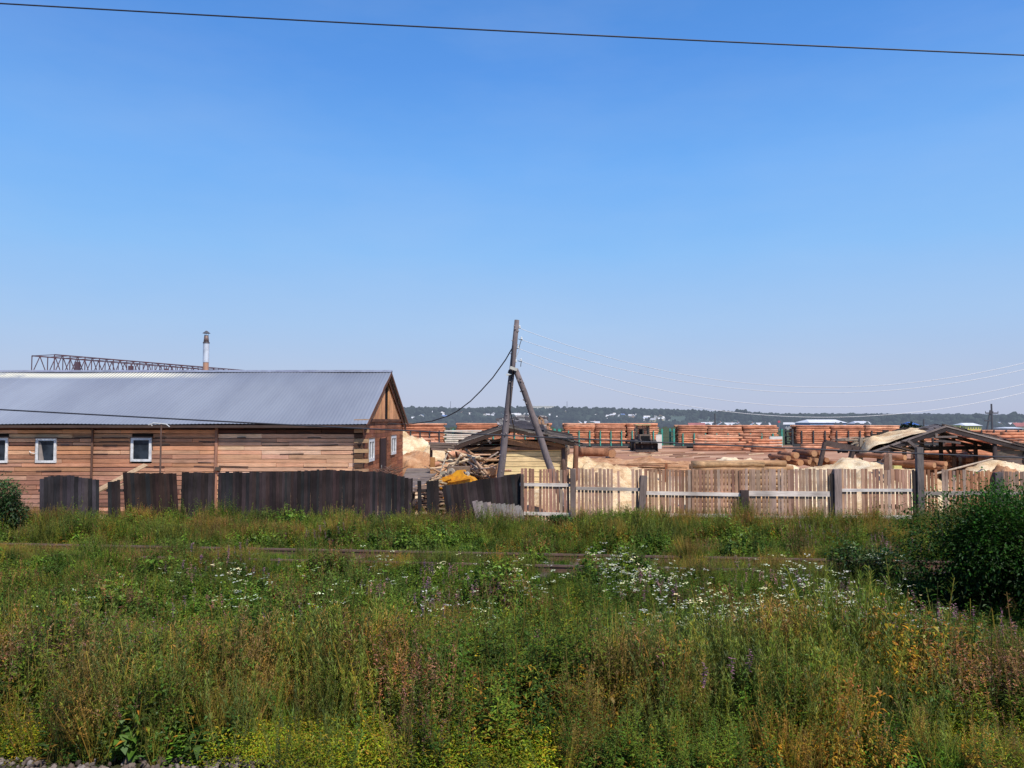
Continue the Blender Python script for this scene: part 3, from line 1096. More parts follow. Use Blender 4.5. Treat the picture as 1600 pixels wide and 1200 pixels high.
for i, c in enumerate(bark_cols):
    LOGM.append(log_mesh(1.0 * 6, 0.145, 0.12, c, (0.55, 0.36, 0.2), 40 + i))
PALE = [log_mesh(6, 0.145, 0.115, c, (0.5, 0.33, 0.19), 60 + i) for i, c in enumerate([(0.55, 0.36, 0.2), (0.48, 0.29, 0.16), (0.62, 0.43, 0.26)])]
BIG = [log_mesh(6, 0.145, 0.135, c, (0.50, 0.29, 0.16), 70 + i, segs=5, n=14) for i, c in enumerate([(0.3, 0.14, 0.08), (0.38, 0.18, 0.10)])]


def add_log(meshes, p, L, r, rz, label, group, rnd_, pitch=0.0, name="log"):
    o = bpy.data.objects.new(name, rnd_.choice(meshes))
    C.objects.link(o)
    o.location = p
    o.scale = (L / 6, r / 0.14, r / 0.14)
    o.rotation_euler = (rnd_.uniform(0, 6.28), pitch, rz)
    o.rotation_mode = 'XYZ'
    return tag(o, label, "log", group)


# hidden inner logs of the wagons: one mass
CORE = MB()


def wheelset(mb, x, y, z, r):
    mb.cyl((x, y - 0.06, z), (x, y + 0.06, z), r, n=16, col=(0.06, 0.05, 0.05))


def log_wagon(px0, px1, ytop, Y, label, loads, glabel, r, stake_mat='green', stakes=True, stake_top=673):
    x0, x1 = fx(px0, Y), fx(px1, Y)
    zt = fz(ytop, Y)
    w = thing("log_wagon", label, "rail wagon", ((x0 + x1) / 2, Y + 1.4, 0), "timber wagons standing behind the yard")
    D = 2.6
    z0 = 0.62
    mb = MB()
    mb.box(((x0 + x1) / 2, Y + D / 2, z0 - 0.08), (x1 - x0 + 0.8, D, 0.16))
    mb.box(((x0 + x1) / 2, Y + 0.06, z0 - 0.28), (x1 - x0 + 0.8, 0.1, 0.24))
    mb.build("wagon_frame", M['darksteel'], w)
    for xb in (x0 + 2, x0 + 3.6, x1 - 3.6, x1 - 2):
        mb = MB()
        for yy in (Y + 0.45, Y + 2.1):
            wheelset(mb, xb, yy, 0.37, 0.37)
        mb.cyl((xb, Y + 0.45, 0.37), (xb, Y + 2.1, 0.37), 0.07, n=8, col=(0.05, 0.05, 0.05))
        mb.build("wheelset", M['darksteel'], w)
    n = 9
    if stakes:
        for i in range(n):
            xs_ = x0 + (x1 - x0) * (i + 0.5) / n
            for yy in (Y - 0.06, Y + D + 0.06):
                mb = MB()
                zs = fz(stake_top, Y)
                mb.beam((xs_, yy, z0 - 0.3), (xs_, yy, zs), 0.16, 0.12, (0, 0, 0), up=(0, 1, 0))
                mb.build("stake", M[stake_mat], w)
    for xe, sg in ((x0 - 0.45, -1), (x1 + 0.45, 1)):
        mb = MB()
        ze = fz(670, Y)
        mb.beam((xe, Y - 0.02, 0.4), (xe, Y - 0.02, ze), 0.22, 0.2, up=(0, 1, 0))
        mb.beam((xe, Y + D, 0.4), (xe, Y + D, ze), 0.22, 0.2, up=(0, 1, 0))
        for zz in (0.9, 1.6, 2.25):
            mb.beam((xe, Y, zz), (xe, Y + D, zz), 0.12, 0.12)
        mb.build("end_frame", M[stake_mat], w)
    # logs
    lr = 0.135
    rows = int((zt - z0) / (lr * 1.86))
    for row in range(rows):
        zc = z0 + lr + row * lr * 1.86
        cuts = loads
        for k in range(len(cuts) - 1):
            a, b_ = x0 + (x1 - x0) * cuts[k], x0 + (x1 - x0) * cuts[k + 1]
            L = (b_ - a) - r.uniform(0.0, 0.35)
            xc = (a + b_) / 2 + r.uniform(-0.12, 0.12)
            rr = lr * r.uniform(0.88, 1.1)
            add_log(LOGM, (xc, Y + 0.14 + r.uniform(-0.03, 0.04) + (0.13 if row % 2 else 0) * 0.3, zc), L, rr, r.choice([0, math.pi]), glabel[0], glabel[1], r)
            for col_ in range(1, 9):
                if row < rows - 1 and 1 < col_ < 8 and row > 1:
                    continue
                yy = Y + 0.14 + col_ * 0.28
                xo = r.uniform(-0.2, 0.2)
                CORE.cyl((xc - L / 2 + xo, yy, zc + r.uniform(-.03, .05)), (xc + L / 2 + xo, yy, zc + r.uniform(-.03, .05)), rr, rr * 0.9, 7, vary((0.62, 0.29, 0.17), 0.2, r), (0.7, 0.42, 0.25))
    return w


WY = 105.0
wr = random.Random(5)
log_wagon(560, 694, 661, WY, "log wagon nearest the building's gable, dark-framed", [0, 0.5, 1], ("orange pine log in the load of the wagon beside the building's gable", "logs on the wagon beside the gable"), wr, 'darksteel')
log_wagon(713, 862, 661, WY, "log wagon mostly hidden behind the collapsed shed and utility pole", [0, 0.5, 1], ("orange pine log on the wagon behind the collapsed shed", "logs on the wagon behind the collapsed shed"), wr)
log_wagon(880, 1029, 661, WY, "green-staked log wagon directly behind the wheel loader", [0, 0.33, 0.66, 1], ("orange pine log on the green-staked wagon behind the wheel loader", "logs on the wagon behind the loader"), wr)
log_wagon(1058, 1216, 664, WY, "log wagon with green ladder end just right of the wheel loader", [0, 0.3, 0.65, 1], ("orange pine log on the wagon with the green ladder end", "logs on the wagon right of the loader"), wr, stake_top=677)
log_wagon(1243, 1407, 663, WY, "log wagon with grey stakes behind the sawdust-covered canopy", [0, 0.33, 0.66, 1], ("orange pine log on the grey-staked wagon behind the sawdust canopy", "logs on the grey-staked wagon"), wr, 'darksteel')
log_wagon(1428, 1600, 671, WY + 6, "low-loaded log wagon beyond the open gabled shed", [0, 0.33, 0.66, 1], ("pine log on the low-loaded wagon beyond the open shed", "logs on the low wagon beyond the shed"), wr, 'darksteel', stake_top=672)
log_wagon(1618, 1770, 671, WY + 6, "low-loaded log wagon at the right end of the train", [0, 0.33, 0.66, 1], ("pine log on the wagon at the right end of the train", "logs on the last wagon"), wr, 'darksteel', stake_top=672)
tag(CORE.build("stacked_logs", M['any']), "mass of logs inside the wagon loads", "logs", kind="stuff")

# white board at the loader-side wagon end
mb = MB()
a, b_ = at(1025, 679, WY - 1.2), at(1034, 695, WY - 1.2)
mb.box(((a.x + b_.x) / 2, WY - 1.2, (a.z) / 2), (b_.x - a.x, 0.1, a.z))
tag(mb.build("white_cabinet", M['white_board'], loc=((a.x + b_.x) / 2, WY - 1.2, 0)), "white upright box between the wheel loader and the green wagon end", "box")
mb = MB()
a, b_ = at(1202, 682, WY - 1.0), at(1222, 688, WY - 1.0)
mb.box(((a.x + b_.x) / 2, WY - 1.0, (a.z) / 2), (b_.x - a.x, 0.3, a.z))
tag(mb.build("white_cabinet", M['white_board'], loc=((a.x + b_.x) / 2, WY - 1, 0)), "low white box at the right end of the green-laddered wagon", "box")

# track under the wagons
mb = MB()
for yy in (WY + 0.55, WY + 2.05):
    mb.box((0, yy, 0.03), (260, 0.07, 0.06), col=(0.15, 0.09, 0.07))
tag(mb.build("siding_rails", M['rust']), "pair of siding rails the log wagons stand on", "rails")


def heap(px0, px1, ytop, ybot, Y, r_, Lm, label, group, r, meshes=LOGM, rz=0.0, rowsn=None, pal=None, jitter=0.1, taperx=0.5, rzj=0.03):
    """A free stack of logs lying across the view."""
    x0, x1 = fx(px0, Y), fx(px1, Y)
    zt = fz(ytop, Y)
    rows = max(1, int(zt / (r_ * 1.8)))
    for row in range(rows):
        zc = r_ + row * r_ * 1.8
        yy = Y + row * r_ * 1.1
        x = x0 + taperx * row * r.uniform(0.1, 0.35)
        xe = x1 - taperx * row * r.uniform(0.1, 0.5)
        while x < xe - 0.5:
            L = min(Lm * r.uniform(0.85, 1.1), xe - x)
            if L < 0.5:
                break
            add_log(meshes, (x + L / 2, yy + r.uniform(-jitter, jitter), zc + r.uniform(-0.03, 0.03)), L, r_ * r.uniform(0.85, 1.15), rz + r.uniform(-rzj, rzj), label, group, r)
            x += L + r.uniform(0.0, 0.15)


hr = random.Random(21)
heap(1082, 1200, 677, 702, 97, 0.16, 6.0, "orange log in the ground heap before the green-laddered wagon", "logs heaped before the green-laddered wagon", hr, jitter=0.2, rzj=0.06)
heap(1172, 1228, 685, 703, 92, 0.17, 5.0, "orange log in the small heap at the wagon gap", "logs in the small heap at the wagon gap", hr, rzj=0.08)
heap(1250, 1420, 693, 703, 95, 0.17, 6.0, "orange log lying low before the grey-staked wagon", "logs lying before the grey-staked wagon", hr)
heap(1478, 1640, 673, 700, 84, 0.17, 6.0, "orange log in the big heap behind the open gabled shed", "logs heaped behind the open gabled shed", hr, jitter=0.3, rzj=0.14)
heap(600, 690, 684, 700, 94, 0.18, 6.0, "orange log in the heap beside the building's far corner", "logs heaped beside the building's far corner", hr, rzj=0.06)

# big log behind the shed corner, and its end-on neighbour
pb = at(925, 695, 78)
add_log(BIG, (pb.x, 78, 0.62), 3.3, 0.46, 0.05, "thick short red-brown log lying on the yard left of the loader", None, hr)
pb = at(957, 697, 79)
add_log(BIG, (pb.x, 79.5, 0.45), 3.0, 0.40, 1.45, "thick log end-on just right of the thick short log", None, hr)

# debarked logs behind the picket fence
pr = random.Random(31)
for col_ in range(4):
    for row in range(9 if col_ < 2 else 8):
        Y = 31.5 + col_ * 0.75
        z = 0.13 + row * 0.235
        if z > fz(720 + (3 - col_) * 1.5, Y):
            continue
        xl, xr = fx(1074 + pr.uniform(-4, 8), Y), fx(1232 + pr.uniform(-10, 6), Y)
        if col_ == 0 and row > 6:
            xl, xr = fx(1080, Y), fx(1200 + pr.uniform(-10, 10), Y)
        add_log(PALE, ((xl + xr) / 2, Y + pr.uniform(-0.03, 0.03), z), xr - xl, 0.13 * pr.uniform(0.9, 1.1), pr.choice([0, math.pi]) + pr.uniform(-.012, .012),
                "pale peeled log in the stack behind the middle of the picket fence", "peeled logs stacked behind the picket fence", pr, pitch=pr.uniform(-.006, .006))
# uprights holding that stack
for px in (1078, 1152, 1226):
    mb = MB()
    mb.beam((fx(px, 31.2), 31.2, 0), (fx(px, 31.2), 31.2, 1.75), 0.1, 0.08, (0.12, 0.08, 0.06), up=(0, 1, 0))
    tag(mb.build("stack_upright", M['picket'], loc=(fx(px, 31.2), 31.2, 0)),
        {1078: "stake holding the left end of the peeled log stack", 1152: "stake at the middle of the peeled log stack", 1226: "stake holding the right end of the peeled log stack"}[px], "stake")

# end-on log pile
er = random.Random(41)
spots = [(1248, 712), (1263, 717), (1277, 719), (1292, 713), (1268, 709), (1255, 722), (1283, 709), (1236, 716), (1300, 719), (1240, 723), (1267, 724), (1290, 724), (1305, 725), (1278, 726), (1230, 722)]
for i, (px, py) in enumerate(spots):
    P = at(px, py, 50 + er.uniform(-0.5, 0.5))
    add_log(BIG, (P.x + er.uniform(-0.3, 0.3), P.y + 1.5, max(0.2, P.z)), er.uniform(2.6, 3.4), er.uniform(0.14, 0.2), math.pi / 2 + er.uniform(-0.3, 0.3),
            "sawn log lying end-on in the pile beside the slanting canopy post", "logs piled end-on beside the canopy", er)


# ------------------------------------------------------------------ loader
def build_loader():
    Y = 94.0
    P = at(1009, 700, Y)
    cx = P.x
    t = thing("wheel_loader", "old dark wheel loader with tall cab facing the fence, bucket lowered", "loader", (cx, Y, 0))
    dk = (0.11, 0.08, 0.07)
    dk2 = (0.19, 0.145, 0.11)
    # chassis
    mb = MB()
    mb.box((cx + 0.2, Y + 1.6, 0.95), (1.3, 3.6, 0.5), col=dk)
    mb.box((cx + 0.2, Y + 4.2, 1.0), (1.5, 2.2, 0.55), col=dk)
    mb.build("chassis", M['attr'], t)
    # engine hood: tapered, grille in front
    mb = MB()
    mb.box((cx, Y + 1.0, 1.62), (1.45, 1.7, 0.9), col=dk2, taper=0.1)
    hd = mb.build("hood", M['attr'], t)
    mb = MB()
    for k in range(6):
        mb.box((cx, Y + 0.13, 1.35 + k * 0.1), (1.0, 0.04, 0.05), col=(0.02, 0.02, 0.02))
    mb.box((cx, Y + 0.16, 1.6), (1.1, 0.03, 0.68), col=(0.03, 0.028, 0.027))
    mb.build("grille", M['attr'], hd)
    # cab: posts, roof, panels, glass
    mb = MB()
    cz0, cz1 = 1.9, 3.2
    for sx in (-0.8, 0.8):
        for yy in (Y + 1.95, Y + 3.3):
            mb.beam((cx + sx, yy, cz0), (cx + sx * 0.94, yy, cz1), 0.12, 0.12, (0.09, 0.1, 0.07), up=(0, 1, 0))
    mb.box((cx, Y + 2.62, cz0), (1.75, 1.5, 0.16), col=dk2)
    mb.box((cx - 0.02, Y + 1.93, 2.55), (0.06, 0.06, 1.3), col=(0.05, 0.05, 0.04))
    mb.box((cx, Y + 2.62, 1.4), (1.7, 1.45, 0.9), col=dk)
    cab = mb.build("cab", M['attr'], t)
    mb = MB()
    mb.box((cx, Y + 2.55, cz1 + 0.07), (2.0, 1.85, 0.12), col=(0.30, 0.27, 0.13), taper=0.06)
    mb.build("cab_roof", M['attr'], cab)
    mb = MB()
    mb.box((cx, Y + 3.28, 2.55), (1.45, 0.02, 1.15))
    mb.box((cx - 0.80, Y + 2.62, 2.55), (0.02, 1.2, 1.15))
    mb.box((cx + 0.80, Y + 2.62, 2.55), (0.02, 1.2, 1.15))
    gm, nt, b, out = new_mat("cab_glass")
    b.inputs["Base Color"].default_value = (0.22, 0.32, 0.33, 1)
    b.inputs["Roughness"].default_value = 0.1
    b.inputs["Alpha"].default_value = 0.55
    mb.build("cab_glass", gm, cab)
    mb = MB()
    mb.box((cx - 0.1, Y + 2.9, 2.3), (0.5, 0.2, 0.8), col=(0.03, 0.03, 0.03), taper=0.15)
    mb.build("seat", M['attr'], cab)
    # exhaust
    mb = MB()
    mb.cyl((cx + 0.5, Y + 1.0, 2.0), (cx + 0.5, Y + 1.0, 2.9), 0.06, n=10, col=(0.06, 0.05, 0.05))
    mb.build("exhaust_pipe", M['attr'], t)
    mb = MB()
    mb.beam((cx - 1.0, Y + 1.9, 2.5), (cx - 0.82, Y + 2.0, 2.5), 0.03, 0.03, (0.05, 0.05, 0.05))
    mb.box((cx - 1.05, Y + 1.9, 2.6), (0.16, 0.05, 0.3), col=(0.05, 0.05, 0.05))
    mb.build("mirror", M['attr'], t)
    # wheels
    for sx in (-1.0, 1.0):
        for yy in (Y + 0.8, Y + 3.9):
            mb = MB()
            X = cx + sx + (0.15 if sx > 0 else 0)
            ring = []
            prof = [(-0.28, 0.45), (-0.28, 0.62), (-0.2, 0.72), (0.2, 0.72), (0.28, 0.62), (0.28, 0.45)]
            i0 = len(mb.v)
            ns = 28
            for j in range(ns):
                an = 2 * math.pi * j / ns
                for (px_, pr_) in prof:
                    k = 1.0 + (0.035 if (j % 2 and abs(px_) < 0.25) else 0)
                    mb.v.append((X + px_, yy + math.cos(an) * pr_ * k, 0.72 + math.sin(an) * pr_ * k))
            for j in range(ns):
                for q in range(len(prof) - 1):
                    a_ = i0 + j * 6 + q
                    b2 = i0 + ((j + 1) % ns) * 6 + q
                    mb.f.append((a_, a_ + 1, b2 + 1, b2))
                    mb.c.append((0.04, 0.04, 0.04))
                    mb.mi.append(0)
            wh = mb.build("wheel", M['tyre'], t)
            mb = MB()
            mb.cyl((X - 0.2, yy, 0.72), (X + 0.2, yy, 0.72), 0.45, n=20, col=(0.3, 0.22, 0.1))
            mb.build("rim", M['attr'], wh)
    # lift arms and bucket
    for sx in (-0.62, 0.62):
        mb = MB()
        mb.beam((cx + sx, Y + 1.3, 1.75), (cx + sx, Y - 0.3, 1.25), 0.14, 0.26, dk)
        mb.beam((cx + sx, Y - 0.3, 1.25), (cx + sx, Y - 1.0, 0.5), 0.14, 0.24, dk)
        mb.build("lift_arm", M['attr'], t)
    mb = MB()
    n = 10
    prof = []
    for k in range(n + 1):
        a_ = R(-100 + 200 * k / n)
        prof.append((Y - 1.25 + 0.55 * math.cos(a_) * 1.0, 0.58 + 0.48 * math.sin(a_)))
    prof = [(Y - 1.9, 0.08)] + prof
    for k in range(len(prof) - 1):
        (ya, za), (yb, zb) = prof[k], prof[k + 1]
        mb.beam((cx - 0.25, (ya + yb) / 2, (za + zb) / 2), (cx - 0.25 + 1e-4, 0, 0), 0, 0) if False else None
        for off in (0, 0.04):
            mb.quad([(cx - 1.45, ya + off, za), (cx + 1.25, ya + off, za), (cx + 1.25, yb + off, zb), (cx - 1.45, yb + off, zb)], (0.07, 0.05, 0.045))
    for xs_ in (cx - 1.45, cx + 1.25):
        for k in range(1, len(prof) - 1):
            mb.quad([(xs_, Y - 1.25, 0.58), (xs_, prof[k][0], prof[k][1]), (xs_, prof[k + 1][0], prof[k + 1][1])], (0.08, 0.055, 0.05))
    bk = mb.build("bucket", M['attr'], t)
    for k in range(8):
        mb = MB()
        xs_ = cx - 1.35 + k * 0.357
        mb.box((xs_, Y - 1.95, 0.08), (0.1, 0.25, 0.05), col=(0.2, 0.17, 0.15))
        mb.build("tooth", M['attr'], bk)


build_loader()


# ------------------------------------------------------------------ sawdust mounds
def mound(name, cx, cy, rx, ry, h, mat, label, seed=0, pw=1.3, n=70, rough=0.35, ax=0.0, kind=None, sx=0.0):
    v, f = [], []
    z0 = []
    for j in range(n + 1):
        for i in range(n + 1):
            u, w = -1 + 2 * i / n, -1 + 2 * j / n
            d = math.hypot(u, w)
            a = math.atan2(w, u)
            edge = 1 + 0.18 * mnoise.noise(Vector((math.cos(a) * 1.3, math.sin(a) * 1.3, seed)))
            t = max(0.0, 1 - (math.hypot(u - sx * (1 - d), w) / edge) ** pw)
            z = h * t
            x, y = cx + u * rx, cy + w * ry
            z += rough * h * mnoise.fractal(Vector((x * 0.5, y * 0.5, seed * 3.1)), 0.8, 2.1, 7) * min(1, t * 3)
            v.append((x - cx, y - cy, max(-0.05, z) if t > 0 else -0.25))
    for j in range(n):
        for i in range(n):
            a_ = j * (n + 1) + i
            f.append((a_, a_ + 1, a_ + n + 2, a_ + n + 1))
    me = bpy.data.meshes.new(name)
    me.from_pydata(v, [], f)
    me.polygons.foreach_set("use_smooth", [True] * len(f))
    me.materials.append(mat)
    o = bpy.data.objects.new(name, me)
    C.objects.link(o)
    o.location = (cx, cy, 0)
    tag(o, label, "heap", "heaps of sawdust and chips in the yard")
    return o


mound("sawdust_heap", fx(618, 52), 53, 5.2, 5, fz(680, 52) + 0.1, M['saw_white'], "tall cream sawdust heap right beside the building's far corner", 1, 1.15)
mound("sawdust_heap", fx(700, 60), 61, 5.5, 5, 1.9, M['saw_white'], "cream sawdust heap behind the grey plank rack", 12, 1.2)
mound("chip_heap", fx(655, 47), 47, 2.7, 2.5, fz(704, 46.5), M['chips'], "orange-brown bark chip heap in front of the cream sawdust", 2, 1.7)
mound("sawdust_heap", fx(903, 38), 38.5, 3.9, 3.6, fz(711, 37.5), M['saw_yellow'], "yellow sawdust heap next to the collapsed shed's right corner", 3, 1.15)
mound("sawdust_heap", fx(985, 41), 41, 6.5, 4.5, 0.8, M['saw_yellow'], "low yellow sawdust spread behind the gap in the picket fence", 4, 1.2, rough=0.6)
mound("chip_heap", fx(1000, 56), 56, 8.5, 3.8, 0.95, M['chips'], "long low heap of bark and sawdust in the middle of the yard", 5, 3.0, rough=0.35)
mound("sawdust_heap", fx(1160, 60), 60, 5, 2.2, 0.8, M['saw_white'], "thin cream sawdust bank beyond the peeled log stack", 6, 1.5, rough=0.5)
mound("sawdust_heap", fx(1345, 36.5), 36.8, 5.2, 3.5, fz(729, 36), M['saw_white'], "cream sawdust heap behind the fence below the sawdust canopy", 7, 2.8, rough=0.28)
mound("sawdust_heap", fx(1240, 35), 36.3, 3.5, 3, 1.5, M['saw_white'], "cream sawdust heap at the right end of the peeled logs", 17, 1.3, rough=0.4)
mound("sawdust_heap", fx(1580, 37), 36.6, 4.0, 3.3, 1.6, M['saw_white'], "cream sawdust heap in front of the dark boarded wall at right", 8, 2.2, rough=0.3)
mound("chip_heap", fx(1500, 38), 35.3, 3.2, 2.2, 1.55, M['chips'], "brown chip heap under the open gabled shed", 9, 1.5, rough=0.5)
mound("sawdust_heap", fx(930, 30.5), 31.5, 4.2, 2.2, 1.15, M['saw_yellow'], "yellow sawdust bank close behind the pickets", 10, 2.0, rough=0.4)


# ------------------------------------------------------------------ collapsed shed (centre)
def build_shed_center():
    Y = 36.0
    r = random.Random(9)
    t = thing("collapsed_shed", "half-collapsed timber shed with rotten dark roof and yellow board wall behind the utility pole", "shed", (fx(800, Y), Y, 0))
    # yellow wall
    mb = MB()
    xa, xb = fx(783, Y), fx(879, Y)
    z = 0.0
    zt = fz(703, Y)
    while z < zt:
        hh = 0.235
        mb.box(((xa + xb) / 2 + r.uniform(-0.03, 0.03), Y, z + hh / 2), (xb - xa, 0.06, hh - 0.02), Matrix.Rotation(r.uniform(-0.006, 0.006), 3, 'Y'),
               vary(r.choice([(0.88, 0.68, 0.36), (0.92, 0.74, 0.42), (0.80, 0.55, 0.29)]), 0.08, r))
        z += hh
    mb.box(((xa + xb) / 2, Y + 0.08, zt / 2), (xb - xa - 0.1, 0.05, zt - 0.1), col=(0.05, 0.03, 0.02))
    mb.build("board_wall", M['wall_h'], t)
    # side wall going back on right
    mb = MB()
    x2 = fx(896, Y + 2)
    z = 0.0
    while z < 2.5:
        mb.beam((xb + 0.1, Y + 0.05, z + 0.1), (x2, Y + 5, z + 0.1), 0.07, 0.18, vary((0.32, 0.21, 0.14), 0.25, r))
        z += 0.21
    mb.build("side_wall", M['any'], t)
    for px, yy, zz, rr, cc in ((880, Y - 0.1, 2.75, 0.11, (0.16, 0.10, 0.08)), (900, Y + 0.8, 2.6, 0.14, (0.24, 0.11, 0.07)), (716, Y - 0.1, 2.5, 0.09, (0.14, 0.09, 0.07)), (753, Y + 0.1, 2.7, 0.1, (0.16, 0.1, 0.08)),
                               (784, Y - 0.12, 3.0, 0.1, (0.16, 0.1, 0.08))):
        mb = MB()
        mb.cyl((fx(px, yy) + r.uniform(-.1, .1), yy, 0), (fx(px, yy), yy, zz), rr, rr * 0.85, 9, cc)
        mb.build("post", M['pole'], t, smooth=True)
    # horizontal beams under the roof
    for (a, b_, yy, w, c) in (((782, 688), (852, 697), Y - 0.12, 0.3, (0.42, 0.22, 0.11)), ((790, 701), (880, 700), Y - 0.06, 0.16, (0.20, 0.11, 0.07)), ((735, 694), (790, 686), Y + 0.4, 0.12, (0.28, 0.22, 0.18)),
                              ((720, 702), (788, 700), Y - 0.1, 0.14, (0.24, 0.14, 0.08)), ((840, 690), (882, 697), Y - 0.15, 0.16, (0.30, 0.17, 0.1)), ((757, 680), (767, 693), Y - 0.2, 0.09, (0.4, 0.33, 0.28)),
                              ((742, 709), (785, 706), Y + 0.3, 0.14, (0.22, 0.13, 0.08))):
        mb = MB()
        mb.beam(at(*a, yy), at(*b_, yy), 0.15, w, c)
        mb.build("beam", M['any'], t)
    # dark backing wall
    mb = MB()
    for k in range(10):
        mb.box((fx(790, Y + 4.8), Y + 4.8, 0.15 + k * 0.28), (5.0, 0.06, 0.27), col=vary((0.045, 0.03, 0.025), 0.3, r))
    mb.build("back_wall", M['wall_h'], t)
    # roof: left slope, right slope, boards running across
    ridge0, ridge1 = at(795, 667, Y - 0.5), at(797, 660, Y + 4.9)
    le0, le1 = at(711, 695, Y - 0.5), at(735, 681, Y + 4.9)
    re0, re1 = at(897, 691, Y - 0.5), at(893, 678, Y + 4.9)
    mb = MB()
    for (a0, a1, b0, b1) in ((le0, le1, ridge0, ridge1), (ridge0, ridge1, re0, re1)):
        n = 22
        for k in range(n):
            u = (k + 0.5) / n
            A = a0.lerp(a1, u)
            B = b0.lerp(b1, u)
            ex = (B - A).normalized() * r.uniform(-0.12, 0.12)
            mb.beam(A + ex + Vector((0, 0, r.uniform(-0.03, 0.03))), B + ex * 0.3 + Vector((0, 0, r.uniform(-0.03, 0.05))), 0.25, 0.045,
                    vary(r.choice([(0.13, 0.105, 0.10), (0.075, 0.06, 0.06), (0.20, 0.17, 0.155)]), 0.25, r))
        # front rafter
        off = Vector((0, -0.05, -0.12))
        mb.beam(a0 + off, b0 + off, 0.08, 0.16, (0.07, 0.045, 0.035))
        mb.beam(a0 + off + Vector((0, 2.5, 0.15)), b0 + off + Vector((0, 2.5, 0.15)), 0.08, 0.16, (0.06, 0.04, 0.035))
    mb.build("roof", M['roofdark'], t)
    mb = MB()
    for k in range(60):  # loose boards hanging over the right slope edge
        px = r.uniform(806, 893)
        py = float(np.interp(px, [795, 897], [672, 692])) + r.uniform(-6, 3)
        A = at(px, py, Y - 0.55 + r.uniform(0, 2))
        mb.beam(A, A + Vector((r.uniform(0.5, 1.3), r.uniform(-0.1, 0.3), r.uniform(-0.3, 0.05))), 0.15, 0.03, vary(r.choice([(0.17, 0.145, 0.135), (0.09, 0.075, 0.07), (0.27, 0.23, 0.2)]), 0.2, r))
    mb.build("loose_roof_board", M['roofdark'], t)
    # slipped slate courses on top of the ridge
    mb = MB()
    for i in range(9):
        for k in range(16):
            u = k / 15
            px = 782 + u * 68 + r.uniform(-3, 3)
            py = 651 + i * 2.6 + abs(u - 0.5) * 6 + r.uniform(-1, 1) - (u - .5) * 3
            A = at(px, py, Y + 4.6 - i * 0.45)
            mb.box(A, (0.3, 0.42, 0.025), Matrix.Rotation(r.uniform(-0.3, 0.3), 3, 'Z') @ Matrix.Rotation(R(18) + r.uniform(-0.15, 0.15), 3, 'X') @ Matrix.Rotation(r.uniform(-0.2, 0.2), 3, 'Y'),
                   vary(r.choice([(0.24, 0.22, 0.21), (0.15, 0.14, 0.14), (0.34, 0.31, 0.29), (0.08, 0.07, 0.07)]), 0.2, r))
    # underlay so no sky shows
    mb.quad([at(784, 668, Y + 0.6), at(852, 672, Y + 0.6), at(846, 653, Y + 4.7), at(790, 653, Y + 4.7)], (0.06, 0.05, 0.05))
    mb.build("slipped_slates", M['roofdark'], t)
    # exposed timber frame at the right of the ridge
    for a, b_ in (((842, 652), (845, 668)), ((842, 652), (848, 656)), ((848, 656), (850, 669)), ((851, 664), (857, 663)), ((857, 662), (856, 671))):
        mb = MB()
        mb.beam(at(*a, Y + 2.5), at(*b_, Y + 2.5), 0.14, 0.12, (0.42, 0.25, 0.15))
        mb.build("exposed_stud", M['any'], t)


build_shed_center()


